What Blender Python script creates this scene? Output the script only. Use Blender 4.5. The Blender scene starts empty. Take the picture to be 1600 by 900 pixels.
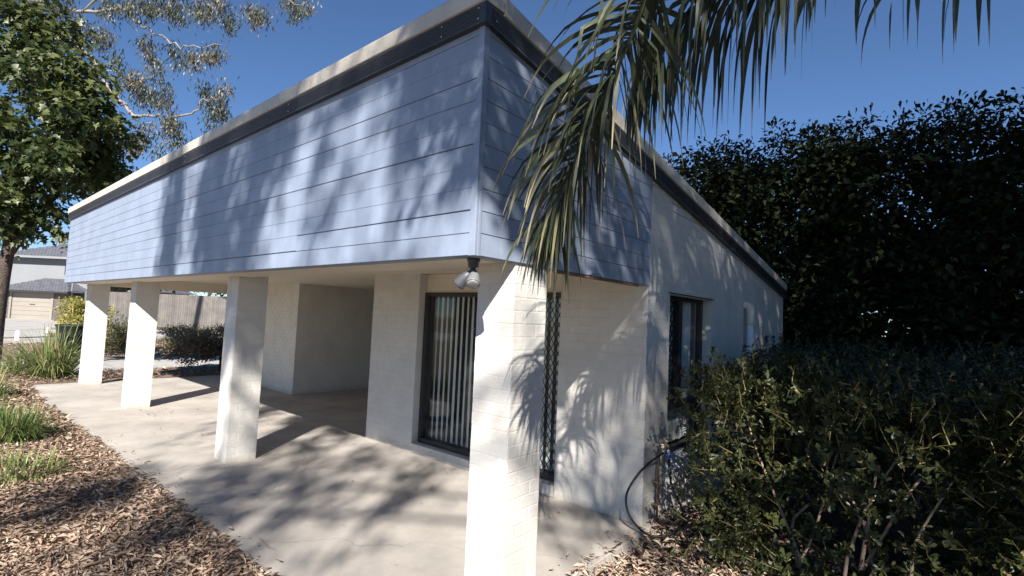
import bpy, bmesh, math, random
import numpy as np
from mathutils import Vector, Matrix

random.seed(7)
rng = np.random.default_rng(11)
scene = bpy.context.scene
COL = scene.collection

# ------------------------------------------------------------------ camera
CAM = np.array([2.0676, -2.0847, 1.8393])
YAW, PITCH, ROLL, FPX = 0.7030, 0.0608, 0.0435, 788.7
_F = np.array([-math.sin(YAW) * math.cos(PITCH), math.cos(YAW) * math.cos(PITCH), math.sin(PITCH)])
_R0 = np.array([math.cos(YAW), math.sin(YAW), 0.0])
_U0 = np.cross(_R0, _F)
_R = math.cos(ROLL) * _R0 + math.sin(ROLL) * _U0
_U = -math.sin(ROLL) * _R0 + math.cos(ROLL) * _U0
cam_data = bpy.data.cameras.new("camera")
cam_data.sensor_width = 36.0
cam_data.sensor_fit = 'HORIZONTAL'
cam_data.lens = FPX / 1600.0 * 36.0
cam_data.clip_start = 0.05
cam_data.clip_end = 2000
cam = bpy.data.objects.new("camera", cam_data)
COL.objects.link(cam)
cam.matrix_world = Matrix(((_R[0], _U[0], -_F[0], CAM[0]), (_R[1], _U[1], -_F[1], CAM[1]),
                           (_R[2], _U[2], -_F[2], CAM[2]), (0, 0, 0, 1)))
scene.camera = cam

# ------------------------------------------------------------------ world, sun, exposure
SUN_DIR = Vector((0.775, -1.0, 0.935)).normalized()      # towards the sun
world = bpy.data.worlds.new("World")
scene.world = world
world.use_nodes = True
wn = world.node_tree
wn.nodes.clear()
sky = wn.nodes.new("ShaderNodeTexSky")
sky.sky_type = 'NISHITA'
sky.sun_disc = False
sky.sun_elevation = math.asin(SUN_DIR.z)
sky.sun_rotation = math.atan2(SUN_DIR.x, SUN_DIR.y)
sky.air_density = 1.0
sky.dust_density = 0.0
sky.ozone_density = 7.0
sky.altitude = 1500
bg = wn.nodes.new("ShaderNodeBackground")
bg.inputs[1].default_value = 0.058
wo = wn.nodes.new("ShaderNodeOutputWorld")
wn.links.new(sky.outputs[0], bg.inputs[0])
wn.links.new(bg.outputs[0], wo.inputs[0])
sun_data = bpy.data.lights.new("sun", 'SUN')
sun_data.energy = 5.0
sun_data.angle = math.radians(0.53)
sun_data.color = (1.0, 0.945, 0.87)
sun = bpy.data.objects.new("sun", sun_data)
COL.objects.link(sun)
sun.rotation_euler = SUN_DIR.to_track_quat('Z', 'Y').to_euler()
sun.location = (20, -25, 25)
scene.view_settings.view_transform = 'Standard'
scene.view_settings.look = 'None'
scene.view_settings.gamma = 1.0
scene.view_settings.use_curve_mapping = False
scene.view_settings.exposure = 1.27
scene.cycles.max_bounces = 8
scene.cycles.transparent_max_bounces = 12


def at(u, v, depth):
    """world point seen at photograph pixel (u, v), depth metres in front of the camera plane"""
    return CAM + depth * (_F + _R * (u - 800) / FPX + _U * (450 - v) / FPX)


# ------------------------------------------------------------------ materials
def new_mat(name):
    m = bpy.data.materials.new(name)
    m.use_nodes = True
    nt = m.node_tree
    return m, nt, nt.nodes["Principled BSDF"]


def surf(name, col, rough=0.8, var=0.12, scale=6.0, fine=0.0, fine_scale=120.0, bump=0.0, bump_scale=60.0,
         col2=None, stain=0.0, metal=0.0, spec=0.4, bump_dist=0.01, obj_var=0.0):
    m, nt, b = new_mat(name)
    N, L = nt.nodes.new, nt.links.new
    tc = N("ShaderNodeTexCoord")
    geo = N("ShaderNodeNewGeometry")
    n1 = N("ShaderNodeTexNoise")
    n1.inputs["Scale"].default_value = scale
    n1.inputs["Detail"].default_value = 6
    n1.inputs["Roughness"].default_value = 0.65
    L(geo.outputs["Position"], n1.inputs["Vector"])
    mix = N("ShaderNodeMix")
    mix.data_type = 'RGBA'
    c2 = col2 if col2 else tuple(max(0, c * (1 - 2 * var)) for c in col)
    c1 = tuple(min(1, c * (1 + var)) for c in col) if not col2 else col
    mix.inputs[6].default_value = (*c1, 1)
    mix.inputs[7].default_value = (*c2, 1)
    ramp = N("ShaderNodeMapRange")
    ramp.inputs[1].default_value = 0.35
    ramp.inputs[2].default_value = 0.70
    L(n1.outputs["Fac"], ramp.inputs[0])
    L(ramp.outputs[0], mix.inputs[0])
    out = mix.outputs[2]
    if fine:
        n2 = N("ShaderNodeTexNoise")
        n2.inputs["Scale"].default_value = fine_scale
        n2.inputs["Detail"].default_value = 4
        L(geo.outputs["Position"], n2.inputs["Vector"])
        mr = N("ShaderNodeMapRange")
        mr.inputs[1].default_value = 0.3
        mr.inputs[2].default_value = 0.7
        mr.inputs[3].default_value = 1 - fine
        mr.inputs[4].default_value = 1 + fine * 0.6
        L(n2.outputs["Fac"], mr.inputs[0])
        mul = N("ShaderNodeVectorMath")
        mul.operation = 'SCALE'
        L(out, mul.inputs[0])
        L(mr.outputs[0], mul.inputs["Scale"])
        out = mul.outputs[0]
    if obj_var:
        oi = N("ShaderNodeObjectInfo")
        mr = N("ShaderNodeMapRange")
        mr.inputs[3].default_value = 1 - obj_var
        mr.inputs[4].default_value = 1 + obj_var
        L(oi.outputs["Random"], mr.inputs[0])
        mul = N("ShaderNodeVectorMath")
        mul.operation = 'SCALE'
        L(out, mul.inputs[0])
        L(mr.outputs[0], mul.inputs["Scale"])
        out = mul.outputs[0]
    L(out, b.inputs["Base Color"])
    b.inputs["Roughness"].default_value = rough
    b.inputs["Metallic"].default_value = metal
    b.inputs["Specular IOR Level"].default_value = spec
    if bump:
        n3 = N("ShaderNodeTexNoise")
        n3.inputs["Scale"].default_value = bump_scale
        n3.inputs["Detail"].default_value = 5
        L(geo.outputs["Position"], n3.inputs["Vector"])
        bp = N("ShaderNodeBump")
        bp.inputs["Strength"].default_value = bump
        bp.inputs["Distance"].default_value = bump_dist
        L(n3.outputs["Fac"], bp.inputs["Height"])
        L(bp.outputs[0], b.inputs["Normal"])
    return m


def leaf_mat(name, c_a, c_b, c_dry, rough=0.45, trans=0.3, spec=0.4):
    """tint attribute: 0..1 mixes two greens, above 1 goes to the dry colour"""
    m, nt, b = new_mat(name)
    N, L = nt.nodes.new, nt.links.new
    a = N("ShaderNodeAttribute")
    a.attribute_name = "tint"
    r1 = N("ShaderNodeMapRange")
    L(a.outputs["Fac"], r1.inputs[0])
    mx = N("ShaderNodeMix")
    mx.data_type = 'RGBA'
    mx.inputs[6].default_value = (*c_a, 1)
    mx.inputs[7].default_value = (*c_b, 1)
    L(r1.outputs[0], mx.inputs[0])
    r2 = N("ShaderNodeMapRange")
    r2.inputs[1].default_value = 1.0
    r2.inputs[2].default_value = 2.0
    L(a.outputs["Fac"], r2.inputs[0])
    m2 = N("ShaderNodeMix")
    m2.data_type = 'RGBA'
    L(r2.outputs[0], m2.inputs[0])
    L(mx.outputs[2], m2.inputs[6])
    m2.inputs[7].default_value = (*c_dry, 1)
    L(m2.outputs[2], b.inputs["Base Color"])
    b.inputs["Roughness"].default_value = rough
    b.inputs["Specular IOR Level"].default_value = spec
    if trans > 0:
        t = N("ShaderNodeBsdfTranslucent")
        L(m2.outputs[2], t.inputs[0])
        ms = N("ShaderNodeMixShader")
        ms.inputs[0].default_value = trans
        L(b.outputs[0], ms.inputs[1])
        L(t.outputs[0], ms.inputs[2])
        L(ms.outputs[0], nt.nodes["Material Output"].inputs[0])
    return m


def glass_mat(name, tint=(0.93, 0.95, 0.95)):
    m, nt, b = new_mat(name)
    N, L = nt.nodes.new, nt.links.new
    nt.nodes.remove(b)
    tr = N("ShaderNodeBsdfTransparent")
    tr.inputs[0].default_value = (*tint, 1)
    gl = N("ShaderNodeBsdfGlossy")
    gl.inputs["Roughness"].default_value = 0.02
    gl.inputs[0].default_value = (0.95, 0.97, 1, 1)
    fr = N("ShaderNodeFresnel")
    fr.inputs[0].default_value = 1.6
    ms = N("ShaderNodeMixShader")
    ge = N("ShaderNodeNewGeometry")
    inv = N("ShaderNodeMath")
    inv.operation = 'SUBTRACT'
    inv.inputs[0].default_value = 1.0
    L(ge.outputs["Backfacing"], inv.inputs[1])
    mu = N("ShaderNodeMath")
    mu.operation = 'MULTIPLY'
    L(fr.outputs[0], mu.inputs[0])
    L(inv.outputs[0], mu.inputs[1])
    L(mu.outputs[0], ms.inputs[0])
    L(tr.outputs[0], ms.inputs[1])
    L(gl.outputs[0], ms.inputs[2])
    L(ms.outputs[0], nt.nodes["Material Output"].inputs[0])
    return m


def add_dirt(m, col=(0.36, 0.30, 0.23), top=0.11, strength=0.75):
    """splash-back dirt just above the ground, ragged upper edge"""
    nt = m.node_tree
    N, L = nt.nodes.new, nt.links.new
    b = nt.nodes["Principled BSDF"]
    src = b.inputs["Base Color"].links[0].from_socket
    geo = N("ShaderNodeNewGeometry")
    sep = N("ShaderNodeSeparateXYZ")
    L(geo.outputs["Position"], sep.inputs[0])
    no = N("ShaderNodeTexNoise")
    no.inputs["Scale"].default_value = 9.0
    no.inputs["Detail"].default_value = 8
    no.inputs["Roughness"].default_value = 0.75
    L(geo.outputs["Position"], no.inputs["Vector"])
    ma = N("ShaderNodeMath")
    ma.operation = 'MULTIPLY_ADD'
    ma.inputs[1].default_value = -0.34
    L(no.outputs["Fac"], ma.inputs[0])
    L(sep.outputs["Z"], ma.inputs[2])
    mr = N("ShaderNodeMapRange")
    mr.inputs[1].default_value = -0.17 + top
    mr.inputs[2].default_value = -0.17 - 0.06
    mr.inputs[3].default_value = 0.0
    mr.inputs[4].default_value = strength
    L(ma.outputs[0], mr.inputs[0])
    mx = N("ShaderNodeMix")
    mx.data_type = 'RGBA'
    L(mr.outputs[0], mx.inputs[0])
    L(src, mx.inputs[6])
    mx.inputs[7].default_value = (*col, 1)
    L(mx.outputs[2], b.inputs["Base Color"])
    return m


def add_cracks(m):
    """hairline cracks and darker weathered patches in the concrete"""
    nt = m.node_tree
    N, L = nt.nodes.new, nt.links.new
    b = nt.nodes["Principled BSDF"]
    src = b.inputs["Base Color"].links[0].from_socket
    geo = N("ShaderNodeNewGeometry")
    no = N("ShaderNodeTexNoise")
    no.inputs["Scale"].default_value = 2.2
    no.inputs["Detail"].default_value = 8
    L(geo.outputs["Position"], no.inputs["Vector"])
    ad = N("ShaderNodeVectorMath")
    ad.operation = 'MULTIPLY_ADD'
    ad.inputs[1].default_value = (0.5, 0.5, 0.0)
    L(no.outputs["Color"], ad.inputs[0])
    L(geo.outputs["Position"], ad.inputs[2])
    vo = N("ShaderNodeTexVoronoi")
    vo.feature = 'DISTANCE_TO_EDGE'
    vo.inputs["Scale"].default_value = 0.42
    L(ad.outputs[0], vo.inputs["Vector"])
    cr = N("ShaderNodeMapRange")
    cr.inputs[1].default_value = 0.0005
    cr.inputs[2].default_value = 0.0022
    cr.inputs[3].default_value = 0.55
    cr.inputs[4].default_value = 0.0
    L(vo.outputs["Distance"], cr.inputs[0])
    st = N("ShaderNodeTexNoise")
    st.inputs["Scale"].default_value = 0.9
    st.inputs["Detail"].default_value = 10
    st.inputs["Roughness"].default_value = 0.7
    L(geo.outputs["Position"], st.inputs["Vector"])
    sr_ = N("ShaderNodeMapRange")
    sr_.inputs[1].default_value = 0.50
    sr_.inputs[2].default_value = 0.72
    sr_.inputs[3].default_value = 0.0
    sr_.inputs[4].default_value = 0.45
    L(st.outputs["Fac"], sr_.inputs[0])
    mxm = N("ShaderNodeMath")
    mxm.operation = 'MAXIMUM'
    L(cr.outputs[0], mxm.inputs[0])
    L(sr_.outputs[0], mxm.inputs[1])
    mx = N("ShaderNodeMix")
    mx.data_type = 'RGBA'
    L(mxm.outputs[0], mx.inputs[0])
    L(src, mx.inputs[6])
    mx.inputs[7].default_value = (0.15, 0.135, 0.12, 1)
    L(mx.outputs[2], b.inputs["Base Color"])
    return m


def add_streaks(m, amount=0.06):
    """rain streaks and fading running down painted boards"""
    nt = m.node_tree
    N, L = nt.nodes.new, nt.links.new
    b = nt.nodes["Principled BSDF"]
    src = b.inputs["Base Color"].links[0].from_socket
    geo = N("ShaderNodeNewGeometry")
    mp = N("ShaderNodeMapping")
    mp.inputs["Scale"].default_value = (9.0, 9.0, 0.7)
    L(geo.outputs["Position"], mp.inputs[0])
    no = N("ShaderNodeTexNoise")
    no.inputs["Scale"].default_value = 1.0
    no.inputs["Detail"].default_value = 7
    no.inputs["Roughness"].default_value = 0.7
    L(mp.outputs[0], no.inputs["Vector"])
    mr = N("ShaderNodeMapRange")
    mr.inputs[1].default_value = 0.3
    mr.inputs[2].default_value = 0.7
    mr.inputs[3].default_value = 1 - amount
    mr.inputs[4].default_value = 1 + amount
    L(no.outputs["Fac"], mr.inputs[0])
    mul = N("ShaderNodeVectorMath")
    mul.operation = 'SCALE'
    L(src, mul.inputs[0])
    L(mr.outputs[0], mul.inputs["Scale"])
    L(mul.outputs[0], b.inputs["Base Color"])
    return m


M = {}
M['brick'] = surf('cream_painted_brick', (0.60, 0.578, 0.538), 0.62, 0.05, 3.0, 0.05, 90, 0.35, 55, obj_var=0.025, bump_dist=0.006)
M['mortar'] = surf('cream_painted_mortar', (0.59, 0.566, 0.525), 0.7, 0.06, 3.0, 0.05, 90, 0.3, 80)
add_dirt(M['brick'])
add_dirt(M['mortar'])
M['soffit'] = surf('cream_soffit_paint', (0.68, 0.615, 0.505), 0.6, 0.04, 1.5, 0.02, 60, 0.1, 20)
M['blue'] = surf('blue_board_paint', (0.252, 0.298, 0.39), 0.5, 0.07, 2.2, 0.05, 70, 0.12, 40, obj_var=0.035, bump_dist=0.004)
add_streaks(M['blue'])
M['black_metal'] = surf('dark_ribbed_fascia', (0.055, 0.058, 0.066), 0.42, 0.12, 4, 0.08, 60, metal=0.2)
M['cap'] = surf('cream_roof_capping', (0.52, 0.475, 0.41), 0.5, 0.10, 2.5, 0.06, 40)
M['concrete'] = surf('aged_concrete', (0.44, 0.405, 0.365), 0.9, 0.1, 1.3, 0.24, 170, 0.6, 220, col2=(0.31, 0.285, 0.26), bump_dist=0.004)
add_cracks(M['concrete'])
M['drive'] = surf('driveway_concrete', (0.36, 0.345, 0.32), 0.9, 0.12, 0.7, 0.1, 50, 0.4, 120)
M['soil'] = surf('dry_mulch_soil', (0.25, 0.185, 0.14), 0.95, 0.2, 5, 0.3, 60, 0.9, 60, col2=(0.14, 0.10, 0.075), bump_dist=0.03)
M['dark_soil'] = surf('darkened_bed_soil', (0.085, 0.062, 0.045), 0.95, 0.2, 5, 0.3, 60, 0.9, 60, col2=(0.05, 0.036, 0.027), bump_dist=0.03)  # dark soil, set darker still to cut light bounced onto the side wall
M['ground'] = surf('open_ground', (0.22, 0.18, 0.12), 0.95, 0.2, 0.6, 0.25, 8, 0.8, 20, col2=(0.12, 0.12, 0.06))
M['frame'] = surf('bronze_aluminium', (0.045, 0.043, 0.045), 0.4, 0.1, 10, metal=0.3)
M['black'] = surf('black_steel', (0.018, 0.018, 0.02), 0.45, 0.1, 20)
M['glass'] = glass_mat('window_glass')
M['blind'] = surf('pale_blind_fabric', (0.78, 0.78, 0.75), 0.8, 0.05, 4)
M['curtain'] = surf('white_curtain', (0.75, 0.75, 0.74), 0.85, 0.05, 6)
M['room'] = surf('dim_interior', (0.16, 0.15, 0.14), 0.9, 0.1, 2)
M['grey_plastic'] = surf('grey_light_plastic', (0.07, 0.073, 0.082), 0.45, 0.08, 20)
M['pale_grey'] = surf('pale_grey_plastic', (0.16, 0.165, 0.175), 0.4, 0.05, 30)
M['lens'] = surf('frosted_lens', (0.26, 0.27, 0.285), 0.25, 0.05, 30)
M['pvc'] = surf('white_pvc', (0.74, 0.75, 0.76), 0.35, 0.04, 10)
M['pvc_cream'] = surf('cream_pvc', (0.72, 0.66, 0.53), 0.45, 0.06, 10)
M['copper'] = surf('weathered_copper', (0.23, 0.13, 0.085), 0.45, 0.2, 30, metal=0.6)
M['brass'] = surf('brass', (0.42, 0.36, 0.2), 0.35, 0.15, 40, metal=0.8)
M['blue_plastic'] = surf('blue_plastic', (0.05, 0.16, 0.5), 0.4, 0.05, 20)
M['white_plastic'] = surf('white_plastic', (0.72, 0.73, 0.74), 0.4, 0.05, 20)
M['rubber'] = surf('black_hose_rubber', (0.014, 0.015, 0.018), 0.38, 0.1, 30)
M['bark'] = surf('grey_brown_bark', (0.085, 0.065, 0.052), 0.9, 0.25, 12, 0.3, 60, 1.0, 30, bump_dist=0.03)
M['gum_bark'] = surf('pale_gum_bark', (0.30, 0.265, 0.235), 0.8, 0.15, 3, 0.15, 20, 0.4, 12, col2=(0.15, 0.125, 0.105))
M['palm_bark'] = surf('palm_trunk_bark', (0.24, 0.20, 0.16), 0.9, 0.2, 8, 0.2, 40, 0.8, 20)
M['twig'] = surf('pale_twig', (0.27, 0.205, 0.15), 0.75, 0.2, 20, 0.2, 80)
M['litter'] = leaf_mat('dry_leaf_litter', (0.45, 0.34, 0.255), (0.27, 0.18, 0.13), (0.58, 0.49, 0.39), 0.75, 0.1, 0.25)
M['palm'] = leaf_mat('palm_leaflet', (0.034, 0.044, 0.024), (0.085, 0.096, 0.055), (0.50, 0.43, 0.26), 0.45, 0.22)
M['rachis'] = surf('palm_rachis', (0.16, 0.15, 0.07), 0.5, 0.15, 20)
M['bush'] = leaf_mat('glossy_shrub_leaf', (0.018, 0.026, 0.009), (0.066, 0.076, 0.026), (0.26, 0.20, 0.09), 0.38, 0.2, 0.35)
M['hedge'] = leaf_mat('dark_hedge_leaf', (0.012, 0.018, 0.008), (0.028, 0.035, 0.014), (0.05, 0.05, 0.025), 0.65, 0.12, 0.12)
M['broad'] = leaf_mat('broad_green_leaf', (0.032, 0.05, 0.015), (0.105, 0.125, 0.04), (0.2, 0.19, 0.08), 0.42, 0.3)
M['gum'] = leaf_mat('grey_gum_leaf', (0.035, 0.045, 0.028), (0.092, 0.095, 0.062), (0.24, 0.175, 0.11), 0.45, 0.2)
M['shade_leaf'] = leaf_mat('canopy_leaf', (0.04, 0.06, 0.02), (0.09, 0.11, 0.04), (0.15, 0.14, 0.06), 0.45, 0.2)
M['grass'] = leaf_mat('strappy_grass', (0.07, 0.115, 0.03), (0.20, 0.245, 0.085), (0.45, 0.36, 0.20), 0.45, 0.3)
M['olive'] = leaf_mat('olive_hedge_leaf', (0.10, 0.105, 0.035), (0.20, 0.18, 0.07), (0.30, 0.2, 0.12), 0.5, 0.25)
M['brownhedge'] = leaf_mat('brownish_hedge_leaf', (0.075, 0.062, 0.042), (0.14, 0.12, 0.075), (0.24, 0.17, 0.11), 0.5, 0.2)
M['yellow'] = leaf_mat('yellow_green_leaf', (0.24, 0.24, 0.055), (0.38, 0.34, 0.10), (0.5, 0.4, 0.2), 0.5, 0.3)
M['fence'] = surf('weathered_timber', (0.155, 0.14, 0.125), 0.85, 0.15, 2, 0.2, 30, 0.4, 30, col2=(0.10, 0.095, 0.09), obj_var=0.12)
M['render_wall'] = surf('pale_render', (0.20, 0.207, 0.22), 0.85, 0.05, 0.5)
M['garage_door'] = surf('beige_door', (0.25, 0.225, 0.195), 0.6, 0.04, 1)
M['tiles'] = surf('grey_roof_tiles', (0.12, 0.125, 0.145), 0.6, 0.2, 3, 0.2, 6)
M['tub'] = surf('dark_green_tub', (0.007, 0.018, 0.012), 0.6, 0.1, 3)
M['facebrick'] = surf('mottled_face_brick', (0.16, 0.13, 0.12), 0.85, 0.3, 9, 0.4, 14, col2=(0.05, 0.045, 0.05))
M['redbrick'] = surf('red_face_brick', (0.22, 0.06, 0.05), 0.85, 0.2, 4)
M['timber_dark'] = surf('dark_timber', (0.06, 0.045, 0.035), 0.85, 0.2, 4, 0.2, 20, obj_var=0.15)
M['brown_trim'] = surf('brown_timber_trim', (0.19, 0.12, 0.075), 0.6, 0.15, 8)


# ------------------------------------------------------------------ mesh builders
def mesh_obj(name, V, faces, mat, parent=None, tint=None, smooth=False):
    V = np.asarray(V, dtype=np.float32)
    me = bpy.data.meshes.new(name)
    if isinstance(faces, np.ndarray):
        n, k = faces.shape
        me.vertices.add(len(V))
        me.vertices.foreach_set("co", V.ravel())
        me.loops.add(n * k)
        me.loops.foreach_set("vertex_index", faces.astype(np.int32).ravel())
        me.polygons.add(n)
        me.polygons.foreach_set("loop_start", np.arange(0, n * k, k, dtype=np.int32))
        me.polygons.foreach_set("loop_total", np.full(n, k, dtype=np.int32))
        me.update(calc_edges=True)
    else:
        me.from_pydata([tuple(v) for v in V.tolist()], [], faces)
    if tint is not None:
        a = me.attributes.new("tint", 'FLOAT', 'POINT')
        a.data.foreach_set("value", np.asarray(tint, dtype=np.float32))
    if smooth:
        me.polygons.foreach_set("use_smooth", np.ones(len(me.polygons), dtype=bool))
    me.materials.append(M[mat] if isinstance(mat, str) else mat)
    me.update()
    o = bpy.data.objects.new(name, me)
    COL.objects.link(o)
    if parent is not None:
        o.parent = parent
    return o


class MB:
    """collects boxes, tubes and lathes; build() links them as ONE mesh object"""
    def __init__(self):
        self.v, self.f = [], []

    def add(self, vs, fs):
        o = len(self.v)
        self.v += [tuple(map(float, p)) for p in vs]
        self.f += [tuple(i + o for i in f) for f in fs]
        return self

    def box(self, x0, x1, y0, y1, z0, z1):
        vs = [(x0, y0, z0), (x1, y0, z0), (x1, y1, z0), (x0, y1, z0), (x0, y0, z1), (x1, y0, z1), (x1, y1, z1), (x0, y1, z1)]
        return self.add(vs, [(0, 3, 2, 1), (4, 5, 6, 7), (0, 1, 5, 4), (1, 2, 6, 5), (2, 3, 7, 6), (3, 0, 4, 7)])

    def hexa(self, vs):
        return self.add(vs, [(0, 3, 2, 1), (4, 5, 6, 7), (0, 1, 5, 4), (1, 2, 6, 5), (2, 3, 7, 6), (3, 0, 4, 7)])

    def tube(self, pts, rad, seg=8, cap=True):
        pts = [Vector(p) for p in pts]
        n = len(pts)
        rad = [rad] * n if isinstance(rad, (int, float)) else rad
        o = len(self.v)
        up = None
        for i, p in enumerate(pts):
            t = (pts[min(i + 1, n - 1)] - pts[max(i - 1, 0)]).normalized()
            if up is None:
                up = Vector((0, 0, 1)) if abs(t.z) < 0.9 else Vector((1, 0, 0))
            a = t.cross(up).normalized()
            b = a.cross(t).normalized()
            up = b
            for k in range(seg):
                an = 2 * math.pi * k / seg
                q = p + (a * math.cos(an) + b * math.sin(an)) * rad[i]
                self.v.append(tuple(q))
        for i in range(n - 1):
            for k in range(seg):
                k2 = (k + 1) % seg
                self.f.append((o + i * seg + k, o + i * seg + k2, o + (i + 1) * seg + k2, o + (i + 1) * seg + k))
        if cap:
            self.f.append(tuple(o + k for k in range(seg))[::-1])
            self.f.append(tuple(o + (n - 1) * seg + k for k in range(seg)))
        return self

    def lathe(self, origin, axis, prof, seg=16):
        """prof: (distance along axis, radius)"""
        axis = Vector(axis).normalized()
        a = axis.orthogonal().normalized()
        b = axis.cross(a)
        o = len(self.v)
        for d, r in prof:
            for k in range(seg):
                an = 2 * math.pi * k / seg
                self.v.append(tuple(Vector(origin) + axis * d + (a * math.cos(an) + b * math.sin(an)) * max(r, 1e-4)))
        for i in range(len(prof) - 1):
            for k in range(seg):
                k2 = (k + 1) % seg
                self.f.append((o + i * seg + k, o + i * seg + k2, o + (i + 1) * seg + k2, o + (i + 1) * seg + k))
        self.f.append(tuple(o + k for k in range(seg))[::-1])
        self.f.append(tuple(o + (len(prof) - 1) * seg + k for k in range(seg)))
        return self

    def prism(self, prof, p0, p1, ax_a, ax_b):
        """extrude a closed 2D profile (a, b) from p0 to p1"""
        p0, p1, ax_a, ax_b = Vector(p0), Vector(p1), Vector(ax_a), Vector(ax_b)
        n = len(prof)
        vs = [p0 + ax_a * a + ax_b * b for a, b in prof] + [p1 + ax_a * a + ax_b * b for a, b in prof]
        fs = [(i, (i + 1) % n, n + (i + 1) % n, n + i) for i in range(n)]
        fs += [tuple(range(n))[::-1], tuple(range(n, 2 * n))]
        return self.add(vs, fs)

    def build(self, name, mat, parent=None, smooth=False, bevel=0.0, fix=True):
        me = bpy.data.meshes.new(name)
        me.from_pydata(self.v, [], self.f)
        if fix:
            bm = bmesh.new()
            bm.from_mesh(me)
            bmesh.ops.recalc_face_normals(bm, faces=bm.faces)
            bm.to_mesh(me)
            bm.free()
        me.materials.append(M[mat])
        if smooth:
            for p in me.polygons:
                p.use_smooth = len(p.vertices) < 8
        o = bpy.data.objects.new(name, me)
        COL.objects.link(o)
        if parent is not None:
            o.parent = parent
        if bevel:
            md = o.modifiers.new("bevel", 'BEVEL')
            md.width = bevel
            md.segments = 2
            md.limit_method = 'ANGLE'
        return o


def tag(o, label=None, cat=None, group=None, kind=None):
    if label:
        o["label"] = label
    if cat:
        o["category"] = cat
    if group:
        o["group"] = group
    if kind:
        o["kind"] = kind
    return o


def empty(name, loc=(0, 0, 0)):
    o = bpy.data.objects.new(name, None)
    o.empty_display_size = 0.2
    o.location = loc
    COL.objects.link(o)
    return o


def keep(o, parent):
    """parent o (whose mesh is in world coordinates) without moving it"""
    o.parent = parent
    o.matrix_parent_inverse = Matrix.Translation(-parent.location)
    return o


# ---- foliage in numpy
def unit(a):
    return a / np.maximum(np.linalg.norm(a, axis=-1, keepdims=True), 1e-9)


# leaf templates: columns = along, across, normal ; triangles
L_RHOMB = (np.array([[0, 0, 0], [.4, -.5, .10], [.45, 0, 0], [.4, .5, .10], [1, 0, -.10]]),
           np.array([[0, 2, 1], [0, 3, 2], [1, 2, 4], [2, 3, 4]]))
L_OBOV = (np.array([[0, 0, 0], [.35, -.27, .05], [.72, -.5, .06], [1, 0, -.03], [.72, .5, .06], [.35, .27, .05], [.62, 0, -.02]]),
          np.array([[0, 6, 1], [1, 6, 2], [2, 6, 3], [3, 6, 4], [4, 6, 5], [5, 6, 0]]))
L_LANCE = (np.array([[0, 0, 0], [.35, -.5, .0], [.35, .5, .0], [.7, -.35, -.1], [.7, .35, -.1], [1, 0, -.3]]),
           np.array([[0, 2, 1], [1, 2, 4], [1, 4, 3], [3, 4, 5]]))
L_LOBED = (np.array([[0, 0, 0], [.15, -.5, .03], [.42, -.2, .0], [.62, -.48, .05], [.70, -.14, 0], [1, 0, -.1], [.70, .14, 0], [.62, .48, .05],
                     [.42, .2, 0], [.15, .5, .03], [.45, 0, -.04]]),
           np.array([[0, 10, 1], [1, 10, 2], [2, 10, 3], [3, 10, 4], [4, 10, 5], [5, 10, 6], [6, 10, 7], [7, 10, 8], [8, 10, 9], [9, 10, 0]]))
L_DRY = (np.array([[0, 0, .0], [.3, -.5, .16], [.3, .5, .20], [.65, -.45, .30], [.65, .45, .20], [1, 0, .10], [.48, 0, .03]]),
         np.array([[0, 6, 1], [0, 2, 6], [1, 6, 3], [2, 4, 6], [3, 6, 5], [6, 4, 5]]))


def leaves(pos, axis, nrm, length, width, tmpl, tint):
    """returns V, T, tint for n leaves"""
    n = len(pos)
    axis = unit(axis)
    side = unit(np.cross(nrm, axis))
    nn = np.cross(axis, side)
    t, tri = tmpl
    ln = np.broadcast_to(np.asarray(length, float), (n,))[:, None, None]
    wd = np.broadcast_to(np.asarray(width, float), (n,))[:, None, None]
    V = (pos[:, None, :] + ln * t[None, :, 0:1] * axis[:, None, :] + wd * t[None, :, 1:2] * side[:, None, :]
         + ln * t[None, :, 2:3] * nn[:, None, :])
    k = len(t)
    T = tri[None] + (np.arange(n) * k)[:, None, None]
    return V.reshape(-1, 3), T.reshape(-1, 3), np.repeat(np.asarray(tint, float), k)


def join_parts(parts):
    V, T, C, o = [], [], [], 0
    for v, t, c in parts:
        V.append(v)
        T.append(t + o)
        C.append(c)
        o += len(v)
    return np.concatenate(V), np.concatenate(T), np.concatenate(C)


def rand_unit(n, r=rng):
    return unit(r.normal(size=(n, 3)))


def clumped_crown(centers, clump_r, per, length, width, tmpl, tint_mu=0.4, tint_sd=0.3, droop=0.2, flat=0.75, r=rng, clump_sd=0.25, dry=0.0):
    """leaves gathered into clumps round the given centres, facing outward and up"""
    centers = np.asarray(centers, float)
    m = len(centers)
    n = m * per
    c = np.repeat(centers, per, axis=0)
    cr = np.repeat(np.broadcast_to(np.asarray(clump_r, float), (m,)), per)[:, None]
    off = rand_unit(n, r) * (r.random((n, 1)) ** 0.45) * cr
    off[:, 2] *= flat
    pos = c + off
    axis = unit(off + 0.6 * cr * rand_unit(n, r)) + np.array([0, 0, -droop])
    nrm = unit(unit(off) * 0.4 + np.array([0, 0, 0.8]) + 0.75 * rand_unit(n, r))
    tn = np.repeat(r.normal(tint_mu, clump_sd, m), per) + r.normal(0, tint_sd, n)
    tn = np.clip(tn, 0, 1)
    if dry:
        tn = np.where(r.random(n) < dry, 1.3 + 0.7 * r.random(n), tn)
    sc = r.uniform(0.7, 1.2, n)
    return leaves(pos, axis, nrm, length * sc, width * sc, tmpl, tn)


def ellipsoid_points(n, c, rad, r=rng, shell=0.55):
    d = rand_unit(n, r)
    rr = shell + (1 - shell) * r.random((n, 1)) ** 0.6
    return np.asarray(c) + d * rr * np.asarray(rad)


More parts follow.
